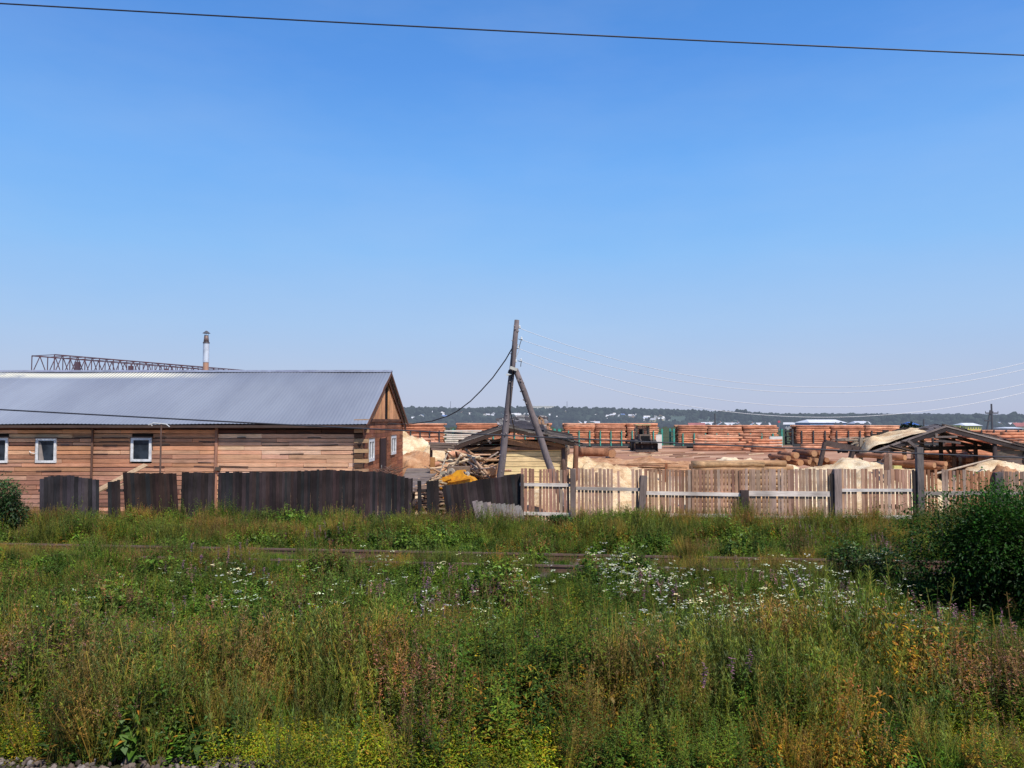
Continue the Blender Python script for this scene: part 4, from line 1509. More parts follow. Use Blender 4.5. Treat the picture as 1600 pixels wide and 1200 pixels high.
# ------------------------------------------------------------------ open gabled shed (right)
def build_shed_right():
    Y = 38.0
    r = random.Random(19)
    t = thing("open_shed", "open-sided shed with wide dark gable roof carrying yellow sawdust behind the picket fence", "shed", (fx(1475, Y), Y, 0))
    ap0, ap1 = at(1477, 667, Y), at(1462, 663, Y + 6)
    le0, le1 = at(1362, 707, Y), at(1338, 690, Y + 6)
    re0 = ap0 + Vector((ap0.x - le0.x + 1.6, 0, -1.35))
    re1 = ap1 + Vector((ap0.x - le0.x + 1.6, 0, -1.35))
    mb = MB()
    for (a0, a1, b0, b1) in ((le0, le1, ap0, ap1), (ap0, ap1, re0, re1)):
        n = 26
        for k in range(n):
            u = (k + 0.5) / n
            A = a0.lerp(a1, u)
            B = b0.lerp(b1, u)
            ex = (B - A).normalized() * r.uniform(-0.1, 0.1)
            mb.beam(A + ex, B, 0.24, 0.045, vary(r.choice([(0.15, 0.12, 0.11), (0.09, 0.075, 0.07), (0.20, 0.165, 0.15)]), 0.2, r))
    mb.build("roof", M['roofdark'], t)
    for a0, b0 in ((le0, ap0), (ap0, re0)):
        for dy in (-0.02, 2.0, 4.0):
            mb = MB()
            off = Vector((0, dy, -0.13))
            mb.beam(a0 + off, b0 + off, 0.07, 0.17, (0.055, 0.045, 0.045))
            mb.build("rafter", M['roofdark'], t)
    mb = MB()
    mb.beam(le0 + Vector((0, -0.06, 0.03)), ap0 + Vector((0.0, -0.06, 0.03)), 0.05, 0.09, (0.24, 0.20, 0.185))
    mb.beam(ap0 + Vector((0, -0.06, 0.03)), re0 + Vector((0, -0.06, 0.03)), 0.05, 0.06, (0.3, 0.26, 0.24))
    mb.build("barge_board", M['grey_h'], t)
    mb = MB()
    for k in range(46):
        u = r.random()
        w_ = r.random()
        if r.random() < 0.6:
            P = ap0.lerp(re0, u).lerp(ap1.lerp(re1, u), w_)
        else:
            P = le0.lerp(ap0, u).lerp(le1.lerp(ap1, u), w_ * 0.1)
        P = P + Vector((0, -0.1, 0.07 + r.uniform(0, 0.06)))
        an = r.uniform(-0.5, 0.5)
        mb.beam(P, P + Vector((math.cos(an), math.sin(an), r.uniform(-0.42, -0.05))) * r.uniform(0.6, 1.8), r.uniform(0.12, 0.25), 0.03,
                vary(r.choice([(0.13, 0.105, 0.1), (0.22, 0.18, 0.16), (0.07, 0.055, 0.05), (0.3, 0.2, 0.13)]), 0.2, r))
    mb.build("loose_roof_board", M['roofdark'], t)
    # sawdust on the left slope
    v, f = [], []
    n = 60
    for j in range(n + 1):
        for i in range(n + 1):
            u, w = i / n, j / n
            A = le0.lerp(le1, w)
            B = ap0.lerp(ap1, w)
            P = A.lerp(B, -0.1 + u * 0.97)
            hgt = (0.30 * math.sin(math.pi * min(1, u * 1.1)) ** 0.6 * math.sin(math.pi * min(1.0, w * 0.9 + 0.1)) ** 0.5) if 0 < u < 0.9 else 0
            hgt += 0.34 * math.exp(-(((u - 0.16) / 0.14) ** 2 + ((w - 0.3) / 0.25) ** 2))
            hgt *= 1 + 0.35 * mnoise.fractal(P * 1.1, 1, 2, 4)
            edge = min(u / 0.06, 1, (1 - u) / 0.2)
            v.append((P.x - fx(1475, Y), P.y - Y, P.z + 0.02 + hgt * max(0, edge) - (0.1 if edge <= 0 else 0)))
    for j in range(n):
        for i in range(n):
            a_ = j * (n + 1) + i
            f.append((a_, a_ + 1, a_ + n + 2, a_ + n + 1))
    me = bpy.data.meshes.new("roof_sawdust")
    me.from_pydata(v, [], f)
    me.polygons.foreach_set("use_smooth", [True] * len(f))
    me.materials.append(M['saw_yellow'])
    o = bpy.data.objects.new("roof_sawdust", me)
    C.objects.link(o)
    o.location = (fx(1475, Y), Y, 0)
    tag(o, "yellow sawdust layer lying on the left slope of the open shed roof", "sawdust")
    # posts
    for px, yy, c in ((1372, Y + .3, (0.10, 0.075, 0.07)), (1412, Y + 1.5, (0.30, 0.20, 0.15)), (1469, Y + 3, (0.07, 0.05, 0.045)), (1489, Y + 2.5, (0.24, 0.14, 0.1)), (1523, Y + 2.2, (0.17, 0.095, 0.065)), (1553, Y + 0.1, (0.06, 0.045, 0.045)),
                      (1600, Y + 0.1, (0.1, 0.08, 0.07)), (1560, Y + 5.6, (0.1, 0.08, 0.07)), (1440, Y + 5.6, (0.1, 0.08, 0.07))):
        mb = MB()
        x = fx(px, yy)
        # height under the roof
        if x < ap0.x:
            zt = le0.z + (ap0.z - le0.z) * max(0, (x - le0.x)) / (ap0.x - le0.x)
        else:
            zt = ap0.z + (re0.z - ap0.z) * (x - ap0.x) / (re0.x - ap0.x)
        mb.cyl((x, yy, 0), (x, yy, zt - 0.1), 0.12, 0.10, 9, c)
        mb.build("post", M['pole'], t, smooth=True)
    # tie beams and braces
    for a, b_, yy, w, c in (((1427, 684), (1495, 682), Y + 0.05, 0.09, (0.20, 0.165, 0.15)), ((1385, 702), (1560, 699), Y + 2.2, 0.2, (0.035, 0.03, 0.03)), ((1460, 688), (1500, 692), Y + .1, 0.1, (0.12, 0.1, 0.095)),
                            ((1418, 688), (1432, 700), Y - 0.1, 0.14, (0.15, 0.125, 0.12)), ((1480, 703), (1489, 713), Y + 2.3, 0.09, (0.12, 0.07, 0.05)), ((1510, 703), (1522, 713), Y + 2.1, 0.08, (0.12, 0.07, 0.05)),
                            ((1377, 704), (1415, 692), Y + 0.5, 0.1, (0.22, 0.19, 0.18)), ((1462, 677), (1463, 684), Y, 0.12, (0.3, 0.25, 0.22))):
        mb = MB()
        mb.beam(at(*a, yy), at(*b_, yy), 0.12, w, c)
        mb.build("beam", M['roofdark'], t)
    # dark boarded right wall
    mb = MB()
    z = 1.0
    zt = fz(702, Y)
    while z < zt:
        mb.box((fx(1556, Y) + 2.3, Y + 0.15 + r.uniform(-.02, .02), z + 0.11), (4.6, 0.06, 0.21), col=vary((0.15, 0.12, 0.105), 0.25, r))
        z += 0.22
    mb.build("boarded_wall", M['grey_h'], t)
    # dark back hanging
    mb = MB()
    for k in range(8):
        a_, b2 = le0.lerp(ap0, 0.28 + k * 0.09), None
        mb.box((a_.x, Y + 5.4, a_.z - 0.35), (0.34, 0.05, 0.5), col=vary((0.05, 0.04, 0.04), 0.2, r))
    mb.build("back_boarding", M['roofdark'], t)
    # low flat canopy on the left
    c2 = thing("slab_canopy", "low lean-to canopy roofed with loose grey slabs on slanting posts", "canopy", (fx(1310, 41), 41, 0))
    mb = MB()
    for k in range(40):
        u = r.random()
        w = r.random()
        A = at(1286, 691, 40.2).lerp(at(1410, 678, 44), w)
        A = Vector((fx(1286 + u * 95 + w * 15, 40 + 4 * w), 40 + 4 * w, fz(689 - 4 * w + 8 * abs(u - 0.3), 40 + 4 * w) + r.uniform(0, 0.06)))
        mb.beam(A, A + Vector((r.uniform(1.0, 1.9), r.uniform(-0.4, 0.4), r.uniform(-0.05, 0.12))), 0.2, 0.035, vary(r.choice([(0.3, 0.24, 0.18), (0.22, 0.17, 0.14), (0.38, 0.3, 0.2)]), 0.2, r))
    mb.build("roof_slabs", M['grey_h'], c2)
    for a, b_, w in (((1289, 692), (1345, 703), 0.3), ((1289, 691), (1281, 727), 0.22), ((1333, 701), (1327, 725), 0.3), ((1345, 684), (1345, 735), 0.14)):
        mb = MB()
        A, B = at(*a, 40), at(*b_, 40)
        if w != 0.3 or a[0] == 1333:
            dv = (B - A)
            B = A + dv * (A.z / max(0.01, A.z - B.z))
        mb.beam(A, B, 0.16, w, (0.12, 0.085, 0.075) if a[0] != 1345 else (0.3, 0.25, 0.2), up=(0, 1, 0) if False else (0.3, 0, 1) if w == 0.3 and a[0] == 1289 else (0, 1, 0))
        mb.build("post" if not (w == 0.3 and a[0] == 1289) else "beam", M['roofdark'], c2)
    # logs inside
    for px0, px1, py, yy, rr, k in ((1440, 1484, 712, Y + 5, 0.13, 0), (1455, 1520, 716, Y + 6.5, 0.16, 1), (1505, 1556, 706, Y + 7, 0.15, 2), (1490, 1550, 711, Y + 6.8, 0.16, 3), (1500, 1545, 718, Y + 6, 0.17, 4), (1410, 1475, 722, Y + 4.5, 0.2, 5),
                                    (1520, 1600, 716, Y + 8, 0.17, 6), (1425, 1490, 706, Y + 8, 0.15, 7), (1360, 1420, 727, Y + 4, 0.2, 8)):
        A, B = at(px0, py, yy), at(px1, py, yy)
        zz = A.z
        while zz > 0.1:
            add_log(LOGM, ((A.x + B.x) / 2, yy, zz), B.x - A.x, rr, r.uniform(-.05, .05), "bark-covered log stored under the open gabled shed", "logs stored under the open shed", r)
            zz -= rr * 1.9
    for px, py, k in ((1462, 727, 0), (1480, 725, 1), (1479, 731, 2), (1416, 715, 3)):
        P = at(px, py, 35.2)
        add_log(BIG, (P.x - 0.6, 36.4, P.z), 2.6, 0.12, math.pi / 2 + 0.45, "sawn log poking toward the pickets from the open shed", "logs poking out of the open shed", r)
    # slanted pole and stump-like boards
    mb = MB()
    mb.cyl(at(1455, 742, 35), at(1551, 717, 36), 0.05, 0.04, 8, (0.5, 0.4, 0.3))
    tag(mb.build("slanting_pole", M['any'], loc=at(1455, 742, 35)), "thin pale pole slanting across the front of the open shed", "pole")
    for i, (a, b_, w, c) in enumerate((((1383, 735), (1385, 710), 0.2, (0.20, 0.12, 0.09)), ((1391, 736), (1391, 709), 0.13, (0.33, 0.24, 0.19)), ((1378, 722), (1388, 709), 0.12, (0.3, 0.2, 0.15)))):
        mb = MB()
        A, B = at(*a, 34.2 + 0.1 * i), at(*b_, 34.2 + 0.1 * i)
        A.z = 0 if i < 2 else A.z
        mb.beam(A, B, w, 0.06, c, up=(0, 1, 0))
        tag(mb.build("upright_board", M['any'], loc=A), ["dark upright board of the pair left of the tall fence post", "paler upright board of the pair left of the tall fence post", "short board slanting onto the upright pair"][i], "board")
    mb = MB()
    P = at(1401, 730, 34.6)
    mb.box((P.x, 34.6, P.z), (0.35, 0.25, 0.13), col=(0.62, 0.55, 0.2))
    mb.box((P.x, 34.62, P.z / 2 - 0.05), (0.36, 0.2, P.z - 0.1), col=(0.3, 0.16, 0.1))
    tag(mb.build("yellow_block", M['attr'], loc=(P.x, 34.6, 0)), "small block with pale yellow top behind the pickets", "block")


build_shed_right()


# ------------------------------------------------------------------ scrap heap, plank rack, yellow machine, lumber
def build_scrap():
    r = random.Random(77)
    core = MB()
    cx, cy = fx(733, 33), 33.0
    hz = fz(708, 33)
    for _ in range(420):
        a = r.uniform(0, 6.28)
        d = r.random() ** 0.6
        x, y = cx + 2.1 * d * math.cos(a), cy + 1.7 * d * math.sin(a)
        z = r.uniform(0.05, max(0.1, hz * (1 - d ** 1.6) - 0.15))
        v = Vector((r.gauss(0, 1), r.gauss(0, 0.6), r.gauss(0, 0.35))).normalized() * r.uniform(0.15, 0.5)
        core.beam(Vector((x, y, z)) - v, Vector((x, y, z)) + v, r.uniform(0.04, 0.12), r.uniform(0.02, 0.05),
                  vary(r.choice([(0.5, 0.3, 0.18), (0.6, 0.42, 0.27), (0.3, 0.17, 0.11), (0.12, 0.08, 0.06)]), 0.3, r))
    tag(core.build("wood_debris", M['any']), "tangled small wood scraps filling the heap", "debris", kind="stuff")
    for k in range(74):
        a = r.uniform(0, 6.28)
        d = r.random() ** 0.7
        x, y = cx + 2.2 * d * math.cos(a), cy - 0.3 + 1.6 * d * math.sin(a)
        z = max(0.1, hz * (1 - d ** 1.7) + r.uniform(-0.15, 0.12))
        ang = r.gauss(-0.25, 0.45)
        v = Vector((math.cos(ang), r.gauss(0, 0.35), math.sin(ang) * 0.7)).normalized() * r.uniform(0.35, 1.0)
        A, B = Vector((x, y, z)) - v, Vector((x, y, z)) + v
        A.z, B.z = max(A.z, 0.04), max(B.z, 0.04)
        mb = MB()
        c = vary(r.choice([(0.66, 0.42, 0.25), (0.78, 0.56, 0.35), (0.42, 0.23, 0.13), (0.58, 0.33, 0.18), (0.44, 0.33, 0.26)]), 0.15, r)
        if r.random() < 0.3:
            mb.cyl(A, B, r.uniform(0.03, 0.07), None, 7, c)
        else:
            mb.beam(A, B, r.uniform(0.06, 0.16), 0.03, c)
        tag(mb.build("slab_offcut", M['any'], loc=(x, y, z)), "rough wooden slab offcut in the scrap heap left of the utility pole", "offcut", "offcuts in the scrap heap")
    sp = [((718, 711), (758, 741), 32.2, 0.05, (0.62, 0.48, 0.36), "long pale batten slanting down the scrap heap, left of two"),
          ((736, 715), (764, 743), 32.0, 0.075, (0.5, 0.33, 0.22), "long round brown rod slanting down the scrap heap, right of two"),
          ((699, 708), (688, 738), 31.8, 0.03, (0.62, 0.52, 0.4), "thin stick leaning at the left edge of the scrap heap"),
          ((780, 726), (776, 742), 31.5, 0.09, (0.46, 0.24, 0.12), "short orange board standing at the right edge of the scrap heap"),
          ((720, 712), (708, 728), 32.0, 0.04, (0.55, 0.42, 0.28), "short pale stick crossing the pale batten's top"),
          ((776, 742), (782, 710), 33, 0.025, (0.5, 0.4, 0.3), "thin twig standing beside the utility pole")]
    for a, b_, Y, w, c, lab in sp:
        mb = MB()
        mb.cyl(at(*a, Y), at(*b_, Y), w, w * 0.8, 8, c)
        tag(mb.build("stick", M['any'], loc=at(*a, Y)), lab, "stick")
    # orange logs lying on the heap top
    for i, (a, b_, Y, rr, lab) in enumerate((((697, 713), (722, 706), 35, 0.16, "stout orange log lying across the back of the scrap heap, left one"), ((712, 710), (734, 706), 34.6, 0.13, "orange log on the back of the scrap heap, right one"),
                                             ((672, 730), (700, 718), 35.2, 0.12, "brown log sloping left off the scrap heap"))):
        A, B = at(*a, Y), at(*b_, Y)
        d = B - A
        add_log(LOGM, (A + B) / 2, d.length, rr, math.atan2(d.y, d.x), lab, None, r, pitch=-math.asin(d.z / d.length))
    P = at(676, 725, 34.5)
    mb = MB()
    mb.box((P.x, 34.5, P.z / 2 + 0.15), (0.2, 0.2, P.z + 0.3), col=(0.5, 0.24, 0.09))
    tag(mb.build("wood_block", M['picket'], loc=(P.x, 34.5, 0)), "orange square block standing between chip heap and scrap heap", "block")
    P = at(768, 737, 31.3)
    mb = MB()
    mb.cyl((P.x, 31.3, P.z), (P.x + 0.1, 32.2, P.z), 0.17, 0.16, 14, (0.25, 0.13, 0.08), (0.5, 0.28, 0.15))
    mb.cyl((P.x + .05, 31.7, 0), (P.x + .05, 31.7, P.z - 0.1), 0.12, 0.12, 10, (0.25, 0.13, 0.08))
    tag(mb.build("log_stump", M['any'], loc=(P.x, 31.3, 0)), "round sawn log end at the right foot of the scrap heap", "log")
    # plank rack behind
    t = thing("plank_rack", "grey weathered plank rack between the sawdust and the collapsed shed", "rack", (fx(693, 42), 42, 0))
    for i, py in enumerate((693, 697, 701)):
        mb = MB()
        A, B = at(671 + i * 2, py, 42), at(714 - (i % 2) * 3, py + 1 + i * 0.6, 42)
        mb.beam(A, B, 0.9, 0.12, vary((0.23, 0.175, 0.15), 0.12, r))
        mb.build("plank", M['grey_h'], t)
    for px in (674, 711):
        mb = MB()
        P = at(px, 692, 42)
        mb.beam((P.x, 41.95, 0), (P.x, 41.95, P.z), 0.14, 0.14, (0.15, 0.11, 0.1), up=(0, 1, 0))
        mb.build("post", M['pole'], t)
    # dark beam (box) behind heap
    mb = MB()
    A, B = at(713, 706, 37.5), at(762, 712, 37.5)
    mb.box(((A.x + B.x) / 2, 37.5, A.z / 2), (B.x - A.x, 1.2, A.z), col=(0.055, 0.04, 0.035))
    tag(mb.build("dark_crate", M['grey_h'], loc=(A.x, 37.5, 0)), "long dark wooden box behind the scrap heap", "box")
    # white lumber stack
    t = thing("white_lumber_stack", "stack of fresh white sawn boards left of the collapsed shed roof", "lumber stack", (fx(722, 62), 62, 0))
    zt = fz(672, 62)
    k = 0
    z = 0.05
    while z < zt:
        mb = MB()
        mb.box((fx(722, 62) + r.uniform(-0.15, 0.15) + 0.15, 62, z + 0.06), (2.9, 1.8, 0.1), col=vary((0.68, 0.62, 0.52), 0.06, r))
        mb.build("board_layer", M['attr'], t)
        z += 0.15
    # grey board deck beside the house
    t = thing("board_deck", "sloping grey board deck beside the building's gable behind the black fence", "deck", (fx(650, 31), 31, 0))
    mb = MB()
    for k in range(16):
        u = k / 15
        A = at(622, 765, 28.6).lerp(at(636, 733, 36.5), u)
        B = at(650, 768, 28.6).lerp(at(690, 733, 36.5), u)
        mb.beam(A, B, 0.5, 0.05, vary((0.27, 0.22, 0.195), 0.12, r))
    mb.build("deck_boards", M['grey_h'], t)
    for px, yy in ((626, 29), (646, 29), (640, 36), (684, 36)):
        mb = MB()
        P = at(px, 742, yy)
        mb.beam((P.x, yy, 0), (P.x, yy, 1.2), 0.12, 0.12, (0.12, 0.09, 0.08), up=(0, 1, 0))
        mb.build("leg", M['pole'], t)
    # brush on the deck
    mb = MB()
    for _ in range(60):
        A = at(r.uniform(592, 625), r.uniform(733, 742), 31)
        mb.tube([A, A + Vector((r.uniform(-0.4, 0.4), r.uniform(-.1, .1), r.uniform(0, 0.25)))], 0.01, 4, vary((0.2, 0.12, 0.09), 0.3, r))
    tag(mb.build("brushwood", M['any']), "dry brushwood against the foot of the gable", "brushwood", kind="stuff")


build_scrap()


def build_yellow():
    Y = 30.0
    t = thing("yellow_machine", "broken yellow machine body with round parts behind the slanted black fence", "machine", (fx(712, Y), Y, 0))
    prof = [(689, 762), (686, 750), (697, 744), (706, 741), (714, 735), (721, 734), (724, 741), (730, 744), (736, 746), (741, 751), (737, 790), (691, 790)]
    mb = MB()
    front = [at(x, y, Y) for x, y in prof]
    back = [p_ + Vector((0.1, 0.9, -0.05)) for p_ in front]
    mb.quad(list(reversed(front)), (0.7, 0.35, 0.02))
    mb.quad(back, (0.7, 0.35, 0.02))
    for k in range(len(front)):
        k2 = (k + 1) % len(front)
        mb.quad([front[k], front[k2], back[k2], back[k]], (0.7, 0.35, 0.02))
    mb.build("body", M['yellow'], t)
    mb = MB()
    mb.beam(at(690, 760, Y - 0.05), at(690, 800, Y - 0.05), 0.12, 0.1, up=(0, 1, 0))
    mb.beam(at(693, 751, Y - 0.1), at(706, 746, Y - 0.1), 0.1, 0.08)
    mb.beam(at(700, 753, Y - 0.08), at(736, 746, Y - 0.08), 0.06, 0.05)
    mb.beam(at(694, 741, Y + 0.3), at(688, 764, Y + 0.2), 0.09, 0.09)
    mb.build("frame", M['yellow'], t)
    for px, py, rr, c in ((704, 738, 0.16, (0.42, 0.36, 0.28)), (723, 741, 0.11, (0.06, 0.06, 0.07)), (693, 743, 0.17, (0.5, 0.42, 0.3)), (729, 741, 0.1, (0.45, 0.45, 0.42))):
        mb = MB()
        P = at(px, py, Y + 0.25)
        mb.cyl(P, P + Vector((0.02, 0.14, 0.0)), rr, rr, 18, c)
        w = mb.build("pulley", M['attr'], t)
        mb = MB()
        mb.cyl(P + Vector((0, -0.03, 0)), P + Vector((0, 0.0, 0)), rr * 0.35, None, 10, (0.1, 0.09, 0.09))
        mb.build("hub", M['attr'], w)
    mb = MB()
    mb.tube([at(700, 742, Y), at(699, 731, Y), at(702, 725, Y), at(706, 728, Y)], 0.02, 6, (0.15, 0.12, 0.1))
    mb.build("lever", M['attr'], t)
    mb = MB()
    A, B = at(701, 729, Y + 1.2), at(734, 744, Y + 1.2)
    mb.box(((A.x + B.x) / 2, Y + 1.3, (A.z) / 2), (B.x - A.x, 0.5, A.z), col=(0.24, 0.17, 0.12))
    tag(mb.build("wooden_crate", M['any'], loc=(A.x, Y + 1.3, 0)), "brown wooden crate right behind the yellow machine", "crate")
    # light offcuts at its left foot
    r = random.Random(4)
    for k in range(14):
        A = at(r.uniform(670, 690), r.uniform(746, 752 + 30 * r.random()), Y - 0.3)
        mb = MB()
        mb.beam(A, A + Vector((r.uniform(0.2, 0.5), r.uniform(-.1, .1), r.uniform(-0.15, 0.15))), 0.1, 0.04, vary((0.58, 0.42, 0.27), 0.2, r))
        tag(mb.build("slab_offcut", M['any'], loc=A), "pale offcut lying left of the yellow machine", "offcut", "offcuts left of the yellow machine")
    r = random.Random(14)
    mb = MB()
    for k in range(120):
        A = Vector((fx(r.uniform(645, 692), 29), r.uniform(28.2, 30.5), r.uniform(0.02, 1.3)))
        mb.beam(A, A + Vector((r.uniform(0.2, 0.7), r.uniform(-.2, .2), r.uniform(-0.1, 0.1))), 0.12, 0.05, vary(r.choice([(0.35, 0.24, 0.17), (0.5, 0.36, 0.25), (0.16, 0.1, 0.08)]), 0.2, r))
    tag(mb.build("wood_debris", M['any']), "scrap wood seen through the separate black pickets", "debris", kind="stuff")


build_yellow()

# poles and boards lying on the yard behind the pickets
sr = random.Random(91)
for k in range(16):
    A = at(sr.uniform(930, 1050), sr.uniform(717, 732), 45)
    A.z = max(0.3, 0.8 * (A.z > 0) + sr.uniform(0, 0.5))
    mb = MB()
    d = Vector((sr.uniform(1, 2.6), sr.uniform(-0.8, 0.8), sr.uniform(-0.25, 0.1)))
    mb.beam(A, A + d, 0.1, 0.05, vary((0.3, 0.16, 0.09), 0.25, sr))
    tag(mb.build("loose_slab", M['any'], loc=A), "dark slab lying on the sawdust left of the peeled logs", "slab", "slabs lying on the sawdust")
for k in range(60):
    A = Vector((sr.uniform(-4, 30), sr.uniform(50, 90), 0))
    A.z = gz(A.x, A.y) + 0.05
    mb = MB()
    an = sr.uniform(-0.6, 0.6)
    L_ = sr.uniform(0.8, 3.2)
    mb.beam(A, A + Vector((math.cos(an) * L_, math.sin(an) * L_, sr.uniform(0, 0.12))), sr.uniform(0.1, 0.25), 0.08, vary(sr.choice([(0.3, 0.16, 0.09), (0.7, 0.5, 0.32), (0.22, 0.12, 0.08)]), 0.25, sr))
    tag(mb.build("yard_offcut", M['any'], loc=A), "offcut lying on the bare brown ground of the yard", "offcut", "offcuts on the bare yard ground")
mb = MB()
P = at(1040, 728, 40)
mb.beam((P.x, 40, 0.6), at(1041, 724, 40), 0.12, 0.1, (0.3, 0.12, 0.06), up=(0, 1, 0))
tag(mb.build("stake", M['any'], loc=(P.x, 40, 0.6)), "short reddish stake sticking out of the sawdust", "stake")


# ------------------------------------------------------------------ overgrown railway track
def build_track():
    t = thing("railway_track", "rusty railway track half hidden in the weeds in front of the fences", "railway track", (0, track_y(0), 0))
    a = Vector((-45, track_y(-45), 0))
    b = Vector((45, track_y(45), 0))
    d = (b - a).normalized()
    nrm = Vector((-d.y, d.x, 0))
    for s in (-0.76, 0.76):
        mb = MB()
        n = 40
        for k in range(n):
            p0, p1 = a.lerp(b, k / n), a.lerp(b, (k + 1) / n)
            o = nrm * s
            mb.beam(p0 + o + Vector((0, 0, 0.385)), p1 + o + Vector((0, 0, 0.385)), 0.07, 0.045, (0.16, 0.10, 0.08))
            mb.beam(p0 + o + Vector((0, 0, 0.31)), p1 + o + Vector((0, 0, 0.31)), 0.02, 0.11, (0.14, 0.08, 0.06))
            mb.beam(p0 + o + Vector((0, 0, 0.245)), p1 + o + Vector((0, 0, 0.245)), 0.13, 0.025, (0.14, 0.08, 0.06))
        mb.build("rail", M['attr'], t)
    k = 0
    L = (b - a).length
    for i in range(int(L / 0.62)):
        c = a + d * (i * 0.62 + 0.3)
        if abs(c.x) > 19:
            continue
        mb = MB()
        mb.beam(c - nrm * 1.3 + Vector((0, 0, 0.17)), c + nrm * 1.3 + Vector((0, 0, 0.17)), 0.24, 0.14, vary((0.13, 0.095, 0.08), 0.2))
        mb.build("sleeper", M['any'], t)


build_track()

# ------------------------------------------------------------------ plants (geometry-node scatter)
GLIB = {}


def leaf_quad(v, f, c, p, d, up, L, W, col, bend=0.3):
    """Two-segment leaf starting at p along d."""
    side = d.cross(up)
    if side.length < 1e-4:
        side = Vector((1, 0, 0))
    side.normalize()
    m_ = p + d * (L * 0.5) + up * (0.0)
    e = p + d * L - Vector((0, 0, 1)) * (L * bend)
    i = len(v)
    v += [tuple(p), tuple(m_ - side * W / 2), tuple(e), tuple(m_ + side * W / 2)]
    f.append((i, i + 1, i + 2, i + 3))
    c.append(col)


def plant_material(name, trans=0.27, patch=True):
    m, nt, b, out = new_mat(name)
    nt.nodes.remove(b)
    a = N(nt, "ShaderNodeAttribute", attribute_name="Col")
    oi = N(nt, "ShaderNodeObjectInfo")
    geo = N(nt, "ShaderNodeNewGeometry")
    tint = ramp(nt, oi.outputs["Random"], [(0, (0.6, 0.7, 0.55)), (0.35, (1.05, 1.1, 0.95)), (0.6, (0.95, 1.2, 0.75)), (0.8, (1.3, 1.45, 0.8)), (1, (1.55, 1.4, 0.75))])
    c = mixc(nt, 1.0, a.outputs["Color"], tint, 'MULTIPLY')
    if patch:
        n1 = noise_tex(nt, 0.55, 4, 0.6, geo.outputs["Position"])
        t2 = ramp(nt, n1, [(0.33, (0.85, 0.95, 0.7)), (0.48, (1.2, 1.28, 0.95)), (0.6, (1.35, 1.4, 0.9)), (0.7, (1.6, 1.25, 0.85))])
        c = mixc(nt, 1.0, c, t2, 'MULTIPLY')
        n9 = noise_tex(nt, 1.7, 3, 0.6, geo.outputs["Position"])
        c = mixc(nt, 1.0, c, ramp(nt, n9, [(0.36, (0.74, 0.7, 0.62)), (0.5, (1.2, 1.12, 0.95)), (0.64, (1.62, 1.45, 1.12))]), 'MULTIPLY')
    di = N(nt, "ShaderNodeBsdfDiffuse")
    tr = N(nt, "ShaderNodeBsdfTranslucent")
    gl = N(nt, "ShaderNodeBsdfGlossy")
    gl.inputs["Roughness"].default_value = 0.45
    gl.inputs["Color"].default_value = (0.8, 0.9, 0.9, 1)
    nt.links.new(c, di.inputs["Color"])
    nt.links.new(c, tr.inputs["Color"])
    mx = N(nt, "ShaderNodeMixShader")
    mx.inputs[0].default_value = trans
    nt.links.new(di.outputs[0], mx.inputs[1])
    nt.links.new(tr.outputs[0], mx.inputs[2])
    mx2 = N(nt, "ShaderNodeMixShader")
    mx2.inputs[0].default_value = 0.012
    nt.links.new(mx.outputs[0], mx2.inputs[1])
    nt.links.new(gl.outputs[0], mx2.inputs[2])
    nt.links.new(mx2.outputs[0], out.inputs[0])
    return m


PM = plant_material("weed_leaf")
FM = plant_material("flower_petal", 0.25, False)
BM_ = plant_material("bush_leaf", 0.25, False)


def rv(r, z=0.0):
    a = r.uniform(0, 6.283)
    return Vector((math.cos(a), math.sin(a), z))


def p_stem(v, f, c, p0, p1, w, col, r):
    d = (p1 - p0)
    s = d.cross(rv(r))
    if s.length < 1e-5:
        s = Vector((1, 0, 0))
    s.normalize()
    i = len(v)
    v += [tuple(p0 - s * w), tuple(p0 + s * w), tuple(p1 + s * w * 0.5), tuple(p1 - s * w * 0.5)]
    f.append((i, i + 1, i + 2, i + 3))
    c.append(col)


